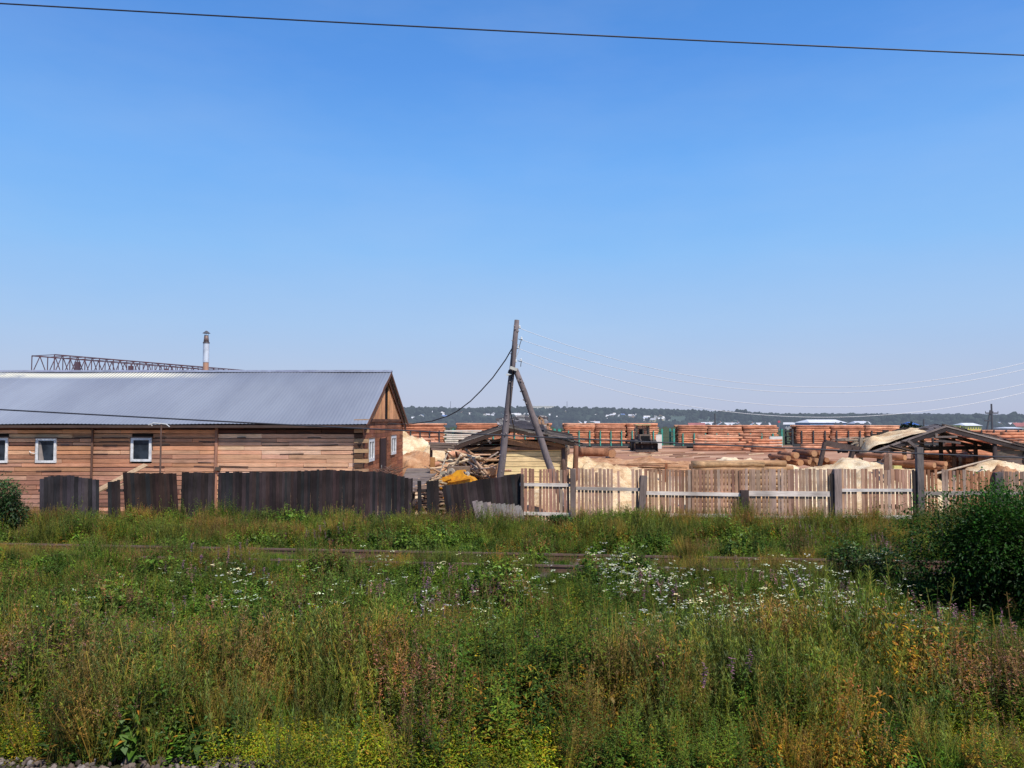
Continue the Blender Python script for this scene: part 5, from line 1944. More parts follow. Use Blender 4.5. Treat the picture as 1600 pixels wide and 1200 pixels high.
def make_plant(kind, seed):
    r = random.Random(seed)
    v, f, c, mi = [], [], [], []
    up = Vector((0, 0, 1))
    if kind == 'grass':
        base = r.choice([(0.075, 0.115, 0.028), (0.11, 0.13, 0.035), (0.06, 0.10, 0.025)])
        for _ in range(46):
            d0 = (rv(r, r.uniform(1.6, 4))).normalized()
            H = r.uniform(0.22, 0.6)
            p = Vector((r.gauss(0, 0.07), r.gauss(0, 0.07), 0))
            w = r.uniform(0.003, 0.007)
            q = p + d0 * H * 0.6
            e = q + (d0 + rv(r, 0) * 0.4 - up * 0.15).normalized() * H * 0.4
            col = vary(base, 0.3, r)
            s = d0.cross(rv(r)).normalized()
            i = len(v)
            v += [tuple(p - s * w), tuple(p + s * w), tuple(q + s * w), tuple(q - s * w), tuple(e)]
            f += [(i, i + 1, i + 2, i + 3), (i + 3, i + 2, i + 4)]
            c += [col, vary(col, 0.1, r)]
    elif kind == 'drygrass':
        for _ in range(30):
            d0 = (rv(r, r.uniform(2.5, 6))).normalized()
            H = r.uniform(0.4, 0.85)
            p = Vector((r.gauss(0, 0.06), r.gauss(0, 0.06), 0))
            col = vary(r.choice([(0.19, 0.12, 0.055), (0.23, 0.155, 0.075), (0.15, 0.08, 0.05), (0.11, 0.11, 0.035)]), 0.2, r)
            e = p + d0 * H
            p_stem(v, f, c, p, e, 0.003, col, r)
            for k in range(9):   # airy seed head
                t = e - d0 * r.uniform(0, 0.22) * H
                leaf_quad(v, f, c, t, (rv(r, 0.8)).normalized(), up, r.uniform(0.02, 0.05), 0.006, vary((0.20, 0.115, 0.08), 0.25, r), 0.2)
    elif kind == 'tall':      # leafy upright weed
        nst = r.randint(2, 4)
        gcol = r.choice([(0.05, 0.088, 0.028), (0.065, 0.10, 0.03), (0.085, 0.11, 0.032)])
        for _ in range(nst):
            p = Vector((r.gauss(0, 0.06), r.gauss(0, 0.06), 0))
            H = r.uniform(0.55, 1.0)
            d0 = rv(r, r.uniform(4, 9)).normalized()
            e = p + d0 * H
            p_stem(v, f, c, p, e, 0.005, (0.11, 0.085, 0.04), r)
            n = int(H * 62)
            for k in range(n):
                t = k / n
                q = p.lerp(e, 0.12 + 0.88 * t)
                L = (0.085 * (1 - t) + 0.03) * r.uniform(0.7, 1.3)
                br = (0.14 * (1 - t) + 0.02) * r.random()
                dd = (rv(r, r.uniform(0.1, 0.9))).normalized()
                brown = t < 0.35 and r.random() < 0.4
                col = vary((0.17, 0.085, 0.035) if brown else gcol, 0.3, r)
                leaf_quad(v, f, c, q + dd * br, dd, up, L, L * r.uniform(0.2, 0.38), col, r.uniform(0.1, 0.5))
    elif kind == 'herb':      # low broad-leaf clump
        gcol = r.choice([(0.05, 0.10, 0.028), (0.075, 0.125, 0.03), (0.04, 0.082, 0.03)])
        for _ in range(85):
            q = Vector((r.gauss(0, 0.13), r.gauss(0, 0.13), 0))
            q.z = r.uniform(0.03, 0.36) * math.exp(-(q.x ** 2 + q.y ** 2) / 0.06) + 0.03
            L = r.uniform(0.03, 0.075)
            dd = (rv(r, r.uniform(-0.1, 0.8))).normalized()
            leaf_quad(v, f, c, q, dd, up, L, L * r.uniform(0.4, 0.65), vary(gcol, 0.3, r), r.uniform(0.1, 0.5))
    elif kind == 'lime':      # yellow-green fluffy
        for _ in range(130):
            q = Vector((r.gauss(0, 0.13), r.gauss(0, 0.13), 0))
            q.z = r.uniform(0.03, 0.42) * math.exp(-(q.x ** 2 + q.y ** 2) / 0.08) + 0.02
            L = r.uniform(0.02, 0.05)
            dd = (rv(r, r.uniform(-0.1, 1.2))).normalized()
            leaf_quad(v, f, c, q, dd, up, L, L * 0.4, vary(r.choice([(0.16, 0.19, 0.025), (0.21, 0.20, 0.03), (0.10, 0.14, 0.025), (0.24, 0.15, 0.03)]), 0.2, r), 0.2)
    elif kind == 'rust':      # brown-orange dead herb
        for _ in range(3):
            p = Vector((r.gauss(0, 0.07), r.gauss(0, 0.07), 0))
            H = r.uniform(0.3, 0.75)
            e = p + rv(r, r.uniform(3, 7)).normalized() * H
            p_stem(v, f, c, p, e, 0.004, (0.14, 0.07, 0.035), r)
            for k in range(38):
                q = p.lerp(e, r.random())
                dd = (rv(r, r.uniform(-0.5, 0.8))).normalized()
                L = r.uniform(0.03, 0.07)
                leaf_quad(v, f, c, q + dd * 0.04 * r.random(), dd, up, L, L * 0.35, vary(r.choice([(0.20, 0.095, 0.03), (0.25, 0.13, 0.035), (0.15, 0.07, 0.03), (0.17, 0.13, 0.035)]), 0.25, r), 0.5)
    elif kind == 'broad':     # nettle/burdock-like, large leaves in tiers
        gcol = r.choice([(0.06, 0.10, 0.03), (0.085, 0.125, 0.04), (0.05, 0.085, 0.035)])
        for _ in range(r.randint(4, 6)):
            p = Vector((r.gauss(0, 0.13), r.gauss(0, 0.13), 0))
            H = r.uniform(0.4, 0.8)
            e = p + rv(r, r.uniform(2.5, 6)).normalized() * H
            p_stem(v, f, c, p, e, 0.006, (0.12, 0.09, 0.045), r)
            for k in range(24):
                t = k / 23
                q = p.lerp(e, 0.2 + 0.8 * t)
                L = (0.15 * (1 - t) + 0.05) * r.uniform(0.7, 1.2)
                dd = (rv(r, r.uniform(0.0, 0.6))).normalized()
                leaf_quad(v, f, c, q, dd, (up + rv(r) * 0.4).normalized(), L, L * r.uniform(0.4, 0.6), vary(gcol, 0.3, r), r.uniform(0.2, 0.7))
    elif kind == 'feather':   # mugwort: soft fine foliage
        gcol = r.choice([(0.10, 0.125, 0.045), (0.085, 0.105, 0.05), (0.125, 0.13, 0.05)])
        for _ in range(r.randint(4, 7)):
            p = Vector((r.gauss(0, 0.09), r.gauss(0, 0.09), 0))
            H = r.uniform(0.5, 0.95)
            e = p + rv(r, r.uniform(3, 7)).normalized() * H
            p_stem(v, f, c, p, e, 0.0035, (0.14, 0.11, 0.06), r)
            for k in range(70):
                t = r.random() ** 0.7
                q = p.lerp(e, 0.15 + 0.85 * t)
                L = r.uniform(0.03, 0.085) * (1.2 - 0.5 * t)
                dd = (rv(r, r.uniform(0.5, 2.2))).normalized()
                leaf_quad(v, f, c, q, dd, up, L, 0.0065, vary(gcol, 0.25, r), 0.05)
    elif kind == 'mauve':     # spent fireweed: brown-purple haze on green
        for _ in range(r.randint(3, 5)):
            p = Vector((r.gauss(0, 0.10), r.gauss(0, 0.10), 0))
            H = r.uniform(0.55, 0.95)
            e = p + rv(r, r.uniform(4, 8)).normalized() * H
            p_stem(v, f, c, p, e, 0.004, (0.16, 0.08, 0.06), r)
            for k in range(60):
                t = r.random()
                q = p.lerp(e, 0.1 + 0.9 * t)
                dd = (rv(r, r.uniform(0.0, 1.4))).normalized()
                top = t > 0.62
                L = r.uniform(0.02, 0.045) if top else r.uniform(0.04, 0.08)
                col = vary(r.choice([(0.25, 0.13, 0.15), (0.20, 0.12, 0.09), (0.28, 0.11, 0.19)]) if top else (0.08, 0.10, 0.035), 0.25, r)
                leaf_quad(v, f, c, q, dd, up, L, L * 0.25, col, 0.2)
    mi = [0] * len(f)
    if kind in ('white', 'purple', 'yellow'):
        ns = {'white': 4, 'purple': 3, 'yellow': 3}[kind]
        for _ in range(ns):
            p = Vector((r.gauss(0, 0.14), r.gauss(0, 0.14), 0))
            H = r.uniform(0.6, 0.98)
            e = p + rv(r, r.uniform(3, 7)).normalized() * H
            p_stem(v, f, c, p, e, 0.004, (0.07, 0.09, 0.03), r)
            for k in range(26):
                q = p.lerp(e, r.random() * 0.9)
                dd = (rv(r, r.uniform(0, 0.8))).normalized()
                L = r.uniform(0.03, 0.06)
                leaf_quad(v, f, c, q, dd, up, L, L * 0.3, vary((0.06, 0.095, 0.03), 0.3, r), 0.3)
            mi = mi + [0] * (len(f) - len(mi))
            if kind == 'white':
                for k in range(r.randint(4, 8)):
                    ctr = e + Vector((r.gauss(0, 0.035), r.gauss(0, 0.035), r.gauss(0, 0.008)))
                    s = r.uniform(0.012, 0.021)
                    a0 = r.random() * 6
                    i = len(v)
                    for j in range(5):
                        v.append((ctr.x + s * math.cos(a0 + j * 1.257), ctr.y + s * math.sin(a0 + j * 1.257), ctr.z + r.uniform(-0.006, 0.006)))
                    f.append(tuple(range(i, i + 5)))
                    c.append(vary(r.choice([(0.82, 0.80, 0.80), (0.78, 0.74, 0.74), (0.7, 0.6, 0.6)]), 0.12, r))
            elif kind == 'purple':
                for k in range(34):
                    t = r.random()
                    ctr = e - up * 0.20 * t
                    dd = rv(r, r.uniform(-0.2, 0.8)).normalized()
                    leaf_quad(v, f, c, ctr, dd, up, r.uniform(0.018, 0.045), 0.022, vary(r.choice([(0.34, 0.13, 0.27), (0.40, 0.2, 0.30), (0.28, 0.14, 0.18)]), 0.2, r), 0.1)
            else:
                for k in range(14):
                    ctr = e + Vector((r.gauss(0, 0.04), r.gauss(0, 0.04), -abs(r.gauss(0, 0.06))))
                    dd = rv(r, r.uniform(0, 0.8)).normalized()
                    leaf_quad(v, f, c, ctr, dd, up, 0.022, 0.018, vary((0.70, 0.48, 0.04), 0.15, r), 0.1)
            mi = mi + [1] * (len(f) - len(mi))
    me = bpy.data.meshes.new(kind + "_plant")
    me.from_pydata(v, [], f)
    a = me.attributes.new("Col", 'FLOAT_COLOR', 'FACE')
    arr = np.ones((len(f), 4), dtype=np.float32)
    arr[:, :3] = np.array(c, dtype=np.float32)
    a.data.foreach_set("color", arr.ravel())
    me.materials.append(PM)
    me.materials.append(FM)
    me.polygons.foreach_set("material_index", mi)
    return me


def library(name, meshes):
    col = bpy.data.collections.new(name)
    for i, me in enumerate(meshes):
        o = bpy.data.objects.new("%s_%02d" % (name, i), me)
        col.objects.link(o)
    return col


def scatter(name, pts, rots, scales, col, label, cat, kind="stuff", idx=None):
    """One object whose points carry instances of the collection's meshes."""
    n = len(pts)
    me = bpy.data.meshes.new(name)
    me.vertices.add(n)
    me.vertices.foreach_set("co", np.asarray(pts, dtype=np.float32).ravel())
    a = me.attributes.new("rot", 'FLOAT_VECTOR', 'POINT')
    a.data.foreach_set("vector", np.asarray(rots, dtype=np.float32).ravel())
    a = me.attributes.new("scl", 'FLOAT_VECTOR', 'POINT')
    a.data.foreach_set("vector", np.asarray(scales, dtype=np.float32).ravel())
    a = me.attributes.new("idx", 'INT', 'POINT')
    a.data.foreach_set("value", np.asarray(idx, dtype=np.int32))
    o = bpy.data.objects.new(name, me)
    C.objects.link(o)
    ng = bpy.data.node_groups.new(name + "_nodes", 'GeometryNodeTree')
    ng.interface.new_socket("Geometry", in_out='INPUT', socket_type='NodeSocketGeometry')
    ng.interface.new_socket("Geometry", in_out='OUTPUT', socket_type='NodeSocketGeometry')
    gi = ng.nodes.new("NodeGroupInput")
    go = ng.nodes.new("NodeGroupOutput")
    m2p = ng.nodes.new("GeometryNodeMeshToPoints")
    iop = ng.nodes.new("GeometryNodeInstanceOnPoints")
    ci = ng.nodes.new("GeometryNodeCollectionInfo")
    ci.inputs[0].default_value = col
    ci.inputs["Separate Children"].default_value = True
    ci.inputs["Reset Children"].default_value = True

    def attr(nm, typ):
        x = ng.nodes.new("GeometryNodeInputNamedAttribute")
        x.data_type = typ
        x.inputs[0].default_value = nm
        return x.outputs[0]
    ng.links.new(gi.outputs[0], m2p.inputs[0])
    ng.links.new(m2p.outputs[0], iop.inputs["Points"])
    ng.links.new(ci.outputs[0], iop.inputs["Instance"])
    iop.inputs["Pick Instance"].default_value = True
    ng.links.new(attr("idx", 'INT'), iop.inputs["Instance Index"])
    ng.links.new(attr("rot", 'FLOAT_VECTOR'), iop.inputs["Rotation"])
    ng.links.new(attr("scl", 'FLOAT_VECTOR'), iop.inputs["Scale"])
    ng.links.new(iop.outputs[0], go.inputs[0])
    md = o.modifiers.new("scatter", 'NODES')
    md.node_group = ng
    return tag(o, label, cat, kind=kind)


def build_weeds():
    r = random.Random(123)
    kinds = ['grass', 'drygrass', 'tall', 'herb', 'lime', 'rust', 'white', 'purple', 'yellow', 'broad', 'feather', 'mauve']
    per = 4
    meshes = []
    for ki, k in enumerate(kinds):
        for s in range(per):
            meshes.append(make_plant(k, 100 * ki + s))
    col = library("weed", meshes)
    K = {k: i * per for i, k in enumerate(kinds)}
    buckets = {'g': ([], [], [], []), 'f': ([], [], [], [])}

    def put(kind, x, y, s, bucket='g', z=None):
        P, Ro, S, I = buckets[bucket]
        P.append((x, y, (gz(x, y) if z is None else z) - 0.02))
        Ro.append((r.gauss(0, 0.10), r.gauss(0, 0.10), r.uniform(0, 6.283)))
        k = s * r.uniform(0.8, 1.25)
        S.append((k * r.uniform(0.85, 1.25), k * r.uniform(0.85, 1.25), k))
        I.append(K[kind] + r.randrange(per))

    def dens(n, y0, y1, fn):
        for _ in range(n):
            y = math.sqrt(r.uniform(y0 * y0, y1 * y1))
            hw = 0.70 * y + 3.0
            x = r.uniform(-hw, hw)
            fn(x, y)

    sd_ = {k: 13.7 * i for i, k in enumerate(kinds)}

    def pick(x, y, biases, f=0.55, jit=0.22):
        best, bk = -9, None
        for k, bs in biases:
            val = bs + 0.9 * mnoise.noise(Vector((x * f, y * f * 0.8, sd_[k]))) + r.gauss(0, jit)
            if val > best:
                best, bk = val, k
        return bk

    MID = (('herb', 0.18), ('tall', 0.20), ('broad', 0.26), ('grass', -0.22), ('feather', -0.04), ('mauve', 0.0), ('rust', -0.35), ('lime', -0.35), ('drygrass', -0.4))
    STRIP = (('herb', 0.05), ('tall', 0.12), ('grass', 0.0), ('feather', 0.16), ('mauve', 0.08), ('rust', -0.15), ('lime', -0.05), ('drygrass', 0.0), ('broad', 0.08))
    NEAR = (('tall', 0.16), ('feather', 0.16), ('grass', -0.10), ('broad', -0.38), ('rust', -0.02), ('drygrass', -0.12), ('herb', 0.0), ('mauve', -0.08))

    def lump(x, y):
        return (0.50 * mnoise.noise(Vector((x * 0.85, y * 0.85, 5))) + 0.60 * mnoise.noise(Vector((x * 1.7, y * 1.5, 8))))

    def zone_main(x, y):
        h = lump(x, y)
        if ((x - 10.5) / 3.2) ** 2 + ((y - 14.4) / 1.9) ** 2 < 1:
            h -= 0.45
        td = abs(y - track_y(x))
        side = track_y(x) - y
        u = r.random()
        if td < 1.5:                                  # on the track: lower
            kind = pick(x, y, (('grass', 0.1), ('herb', 0.12), ('broad', -0.05), ('feather', 0.0), ('drygrass', -0.1), ('mauve', -0.05)))
            s = (0.56 if side > 0.15 else 0.42 if side > -0.6 else 0.30) + 0.3 * max(-0.25, h)
            if h > 0.3:
                s = 0.62 + 0.5 * h
            if side < -0.9:
                s *= 0.8
            put(kind, x, y, s)
            return
        if y > 22.6:                                  # strip before the fence
            kind = pick(x, y, STRIP)
            put(kind, x, y, max(0.36, 0.76 + 0.8 * h))
            return
        if y > 11.5:                                  # middle meadow
            kind = pick(x, y, MID)
            if h < -0.22 and u < 0.5:
                return
            k = 0.76 if (side < 3.4 and h < 0.4) else 1.0
            k *= 1 - 0.28 * (1 - smooth(12.5, 15.5, y))
            put(kind, x, y, max(0.34, 0.70 + 0.95 * h) * k)
            return
        if y < 6.08 + 0.10 * math.sin(x * 1.3):
            if x < -1.8:
                return
        edge = smooth(5.8, 7.6, y)
        lb = mnoise.noise(Vector((x * 0.9, y * 0.9, 77)))
        if y < 7.1 + 0.5 * lb and (-2.3 < x + 0.5 * lb < 0.7 or x < -3.7 or x > 3.6) and u < 0.8:
            put('lime', x, y, 0.58 + 0.35 * h)
            return
        kind = pick(x, y, NEAR, 0.8, 0.16)
        if h < -0.25 and u < 0.55:
            return
        put(kind, x, y, (0.5 + 0.6 * edge) * (1 - 0.5 * smooth(8.2, 10.8, y)) * max(0.45, 0.95 + 0.75 * h))

    dens(20000, 5.8, 12, zone_main)
    dens(21000, 11.5, 20, zone_main)
    dens(24000, 19.0, 26.9, zone_main)

    # flowers by drift
    def drift(px, py, rad, n, kind, s=1.0):
        d = at(px, py, 10) - Vector((0, 0, EYE))
        k = (0.72 - EYE) / d.z
        c_ = Vector((0, 0, EYE)) + d * k
        for _ in range(n):
            x = c_.x + r.gauss(0, rad)
            y = c_.y + r.gauss(0, rad * 1.5)
            if 6.6 < y < 26.8:
                put(kind, x, y, s, 'f')
    for px, py, rad, n in ((372, 890, 0.18, 8), (415, 905, 0.3, 9), (380, 930, 0.45, 8), (240, 900, 0.8, 7), (490, 945, 0.6, 10), (600, 872, 0.15, 7), (800, 890, 0.6, 14), (850, 905, 0.3, 14), (960, 880, 0.45, 30),
                           (985, 905, 0.4, 34), (1040, 900, 0.5, 30), (1060, 895, 0.25, 12), (1090, 932, 0.35, 18), (1040, 955, 0.22, 14), (1100, 970, 0.4, 24), (1150, 960, 0.4, 12), (1225, 890, 0.3, 14), (1250, 905, 0.5, 24),
                           (1190, 940, 0.4, 16), (1300, 930, 0.5, 24), (1350, 955, 0.4, 26), (1350, 985, 0.3, 18), (1400, 960, 0.5, 18), (1385, 880, 0.25, 10), (1415, 915, 0.25, 9), (1110, 1000, 0.3, 5), (520, 1052, 0.1, 1), (680, 900, 0.8, 8),
                           (1480, 980, 0.4, 6), (100, 960, 0.7, 8), (560, 900, 0.7, 8), (1450, 1000, 0.8, 6), (1240, 985, 0.6, 10)):
        drift(px, py, rad * 0.8, max(1, int(n * 0.55)), 'white', 0.85)
    for px, py, rad, n in ((1120, 1015, 0.4, 9), (1300, 1010, 0.5, 12), (1000, 990, 0.4, 8), (700, 960, 0.5, 7), (1400, 1030, 0.5, 8), (1180, 975, 0.4, 10)):
        drift(px, py, rad, n, 'white', 0.8)
    for px, py, rad, n in ((1030, 905, 0.3, 8), (1210, 900, 0.5, 14), (1160, 985, 0.4, 7), (660, 920, 0.6, 16), (330, 880, 0.7, 12), (500, 830, 0.5, 7), (740, 895, 0.5, 7), (1380, 845, 0.6, 10), (1380, 950, 0.6, 14), (1450, 990, 0.7, 16),
                           (1500, 1010, 0.6, 14), (560, 1050, 0.5, 5), (690, 1030, 0.35, 12), (770, 1050, 0.3, 9), (1250, 1040, 0.8, 10), (170, 1105, 0.15, 5), (330, 1050, 0.3, 6), (1550, 1010, 0.5, 10), (1480, 1090, 0.4, 6), (600, 990, 0.8, 10),
                           (640, 1060, 0.3, 6), (1300, 830, 0.6, 6), (300, 970, 0.9, 9), (900, 1050, 0.4, 6)):
        drift(px, py, rad, n, 'purple', 0.9)
    for px, py, rad, n in ((30, 965, 0.3, 8), (1080, 1052, 0.12, 3), (1230, 1010, 0.4, 5), (735, 1160, 0.08, 2), (980, 960, 0.4, 2), (500, 965, 0.5, 8), (1570, 1100, 0.1, 1), (140, 980, 0.3, 3)):
        drift(px, py, rad, n, 'yellow', 0.8)
    labs = {'g': ("meadow_weeds", "overgrown mix of green weeds, grasses and dry brown stalks filling the foreground", "weeds"),
            'f': ("wild_flowers", "drifts of white, mauve and yellow wild flowers among the weeds", "flowers")}
    for b_, (P, Ro, S, I) in buckets.items():
        nm, lab, cat = labs[b_]
        scatter(nm, P, Ro, S, col, lab, cat, idx=I)
    # sparse weeds behind the fence and at the fence foot
    P, Ro, S, I = [], [], [], []
    buckets['y'] = (P, Ro, S, I)
    for _ in range(1500):
        x = r.uniform(-22, 24)
        y = r.uniform(26.9, 28.4)
        put(r.choice(['grass', 'herb', 'drygrass', 'tall']), x, y, 0.7 + 0.3 * mnoise.noise(Vector((x * 0.8, y, 0))), 'y')
    scatter("fence_weeds", P, Ro, S, col, "weeds growing along the foot of the fences", "weeds", idx=I)


build_weeds()


# ballast stones
def build_gravel():
    r = random.Random(8)
    ms = []
    m = None
    mat, nt, b, out = new_mat("ballast_stone")
    oi = N(nt, "ShaderNodeObjectInfo")
    c = ramp(nt, oi.outputs["Random"], [(0, (0.05, 0.038, 0.03)), (0.4, (0.12, 0.085, 0.065)), (0.75, (0.17, 0.13, 0.10)), (1, (0.25, 0.22, 0.2))])
    nt.links.new(c, b.inputs["Base Color"])
    b.inputs["Roughness"].default_value = 0.9
    for s in range(5):
        import bmesh
        bm = bmesh.new()
        bmesh.ops.create_icosphere(bm, subdivisions=1, radius=0.03)
        for v in bm.verts:
            v.co *= 1 + r.uniform(-0.3, 0.3)
            v.co.z *= 0.7
        me = bpy.data.meshes.new("stone")
        bm.to_mesh(me)
        bm.free()
        me.materials.append(mat)
        ms.append(me)
    col = library("stone", ms)
    P, Ro, S, I = [], [], [], []
    for _ in range(16000):
        x, y = r.uniform(-7, 7), r.uniform(4.2, 6.25)
        if (y > 6.05 and r.random() < 0.6) or (x > -1.6 and y > 5.6):
            continue
        P.append((x, y, gz(x, y) + r.uniform(0, 0.04)))
        Ro.append((r.uniform(0, 6), r.uniform(0, 6), r.uniform(0, 6)))
        k = r.uniform(0.5, 1.2)
        S.append((k, k, k))
        I.append(r.randrange(5))
    scatter("ballast_gravel", P, Ro, S, col, "grey-brown ballast stones at the bottom edge", "gravel", idx=I)


build_gravel()


# ------------------------------------------------------------------ bushes
def make_bush(name, label, c0, rad, seed, nleaf, tint, leafL=0.06, lobes=14, zlo=0.30):
    r = random.Random(seed)
    t = thing(name, label, "bush", (c0[0], c0[1], gz(c0[0], c0[1])))
    base = Vector(t.location)
    blobs = []
    for _ in range(lobes):
        a = r.uniform(0, 6.28)
        d = r.random() ** 0.6 * 0.72
        zc = rad[2] * (zlo + (0.8 - zlo) * r.random() * (1 - d * 0.3)) * (1 - (0.35 * d if zlo > 0.4 else 0))
        blobs.append((Vector((rad[0] * d * math.cos(a), rad[1] * d * math.sin(a), zc)), r.uniform(0.28, 0.42) * min(rad[0], rad[2])))
    v, f, c = [], [], []
    for _ in range(nleaf):
        bc, br = r.choice(blobs)
        d = Vector((r.gauss(0, 1), r.gauss(0, 1), r.gauss(0, 1))).normalized()
        rr = br * (0.55 + 0.6 * r.random() ** 0.7) * (1 + 0.18 * mnoise.noise((bc + d * br) * 3))
        if r.random() < 0.07:
            rr *= 1.15 + 0.5 * r.random()
        if mnoise.noise((bc + d * br) * 1.9 + Vector((seed, 0, 0))) < -0.22:
            rr *= 0.7
        q = bc + d * rr
        if q.z < 0.03:
            continue
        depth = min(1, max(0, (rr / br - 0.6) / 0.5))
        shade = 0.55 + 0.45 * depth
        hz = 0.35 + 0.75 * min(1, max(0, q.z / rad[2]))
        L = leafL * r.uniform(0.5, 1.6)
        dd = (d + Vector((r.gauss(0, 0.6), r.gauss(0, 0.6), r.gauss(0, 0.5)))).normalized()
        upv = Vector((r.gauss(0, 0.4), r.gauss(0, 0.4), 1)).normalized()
        leaf_quad(v, f, c, q, dd, upv, L, L * 0.5, tuple(k * (0.5 + 0.5 * depth) * (0.5 + 1.1 * min(1, max(0, q.z / rad[2])) ** 1.5) * (1.0 if r.random() < 0.8 else 1.5) for k in vary(tint, 0.28, r)), r.uniform(0, 0.4))  # shading painted into leaf colour: darker inside and low, lighter at the top
    me = bpy.data.meshes.new("foliage")
    me.from_pydata(v, [], f)
    a = me.attributes.new("Col", 'FLOAT_COLOR', 'FACE')
    arr = np.ones((len(f), 4), dtype=np.float32)
    arr[:, :3] = np.array(c, dtype=np.float32)
    a.data.foreach_set("color", arr.ravel())
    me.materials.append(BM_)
    o = bpy.data.objects.new("foliage", me)
    C.objects.link(o)
    o.parent = t
    mb = MB()
    for bc, br in blobs:
        mb.tube([base, base + Vector((bc.x * 0.35, bc.y * 0.35, bc.z * 0.5)), base + bc], [0.03, 0.02, 0.008], 5, (0.09, 0.065, 0.05))
        for _ in range(4):
            d = Vector((r.gauss(0, 1), r.gauss(0, 1), r.gauss(0.3, 1))).normalized()
            mb.tube([base + bc, base + bc + d * br * 0.9], [0.008, 0.003], 4, (0.09, 0.065, 0.05))
    mb.build("branches", M['pole'], t)
    return t


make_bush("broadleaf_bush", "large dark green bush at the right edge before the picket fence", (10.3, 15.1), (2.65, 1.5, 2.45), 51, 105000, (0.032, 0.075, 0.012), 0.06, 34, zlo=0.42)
make_bush("broadleaf_bush", "bush with small glossy leaves at the left edge beside the grey leaning fence", (fx(-12, 25), 25), (1.5, 1.0, 2.05), 52, 14000, (0.055, 0.09, 0.04), 0.075, 10)
make_bush("broadleaf_bush", "low dark bush at the left foot of the large right bush", (fx(1350, 17.2), 17.2), (0.9, 0.6, 0.85), 54, 3200, (0.045, 0.075, 0.026), 0.075, 10)
make_bush("broadleaf_bush", "light green bush in front of the first picket post", (fx(876, 26), 25.9), (0.55, 0.4, 0.75), 55, 2500, (0.08, 0.13, 0.04), 0.07, 6)


# ------------------------------------------------------------------ hills, forest, town
def hillA(x, y):
    # low town hill to the north, fading to the right
    t = smooth(480, 1150, y) * (1 - 0.9 * smooth(1300, 2200, y))
    k = 1 - 0.75 * smooth(120, 520, x)
    k *= 1 + 0.10 * math.sin(x * 0.011 + 1.5) + 0.06 * math.sin(x * 0.031)
    return 15.5 * t * k


def hillB(x, y):
    return 16 * smooth(1500, 2700, y) * (1 + 0.12 * math.sin(x * 0.0017 + 0.3) - 0.10 * smooth(900, 1900, x) + 0.05 * math.sin(x * 0.006))


def hill_mesh(name, fn, x0, x1, y0, y1, nx, ny, col, haze):
    v = [(x0 + (x1 - x0) * i / nx, y0 + (y1 - y0) * j / ny, 0) for j in range(ny + 1) for i in range(nx + 1)]
    v = [(x, y, fn(x, y) - 0.05 + (-0.5 if y == y0 else 0)) for x, y, _ in v]
    f = [(j * (nx + 1) + i, j * (nx + 1) + i + 1, (j + 1) * (nx + 1) + i + 1, (j + 1) * (nx + 1) + i) for j in range(ny) for i in range(nx)]
    me = bpy.data.meshes.new(name)
    me.from_pydata(v, [], f)
    me.polygons.foreach_set("use_smooth", [True] * len(f))
    m, nt, b, out = new_mat(name + "_cover")
    n1 = noise_tex(nt, 0.02, 5, 0.7)
    nt.links.new(ramp(nt, n1, [(0.4, tuple(k * 0.7 for k in col)), (0.6, col)]), b.inputs["Base Color"])
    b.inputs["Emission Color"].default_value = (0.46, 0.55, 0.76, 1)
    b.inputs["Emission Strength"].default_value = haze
    b.inputs["Roughness"].default_value = 1
    me.materials.append(m)
    o = bpy.data.objects.new(name, me)
    C.objects.link(o)
    tag(o, kind="structure")


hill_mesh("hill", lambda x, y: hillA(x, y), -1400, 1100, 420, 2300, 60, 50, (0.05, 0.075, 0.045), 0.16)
hill_mesh("hill_far", lambda x, y: hillB(x, y), -3500, 4500, 1450, 3600, 80, 30, (0.04, 0.06, 0.045), 0.21)


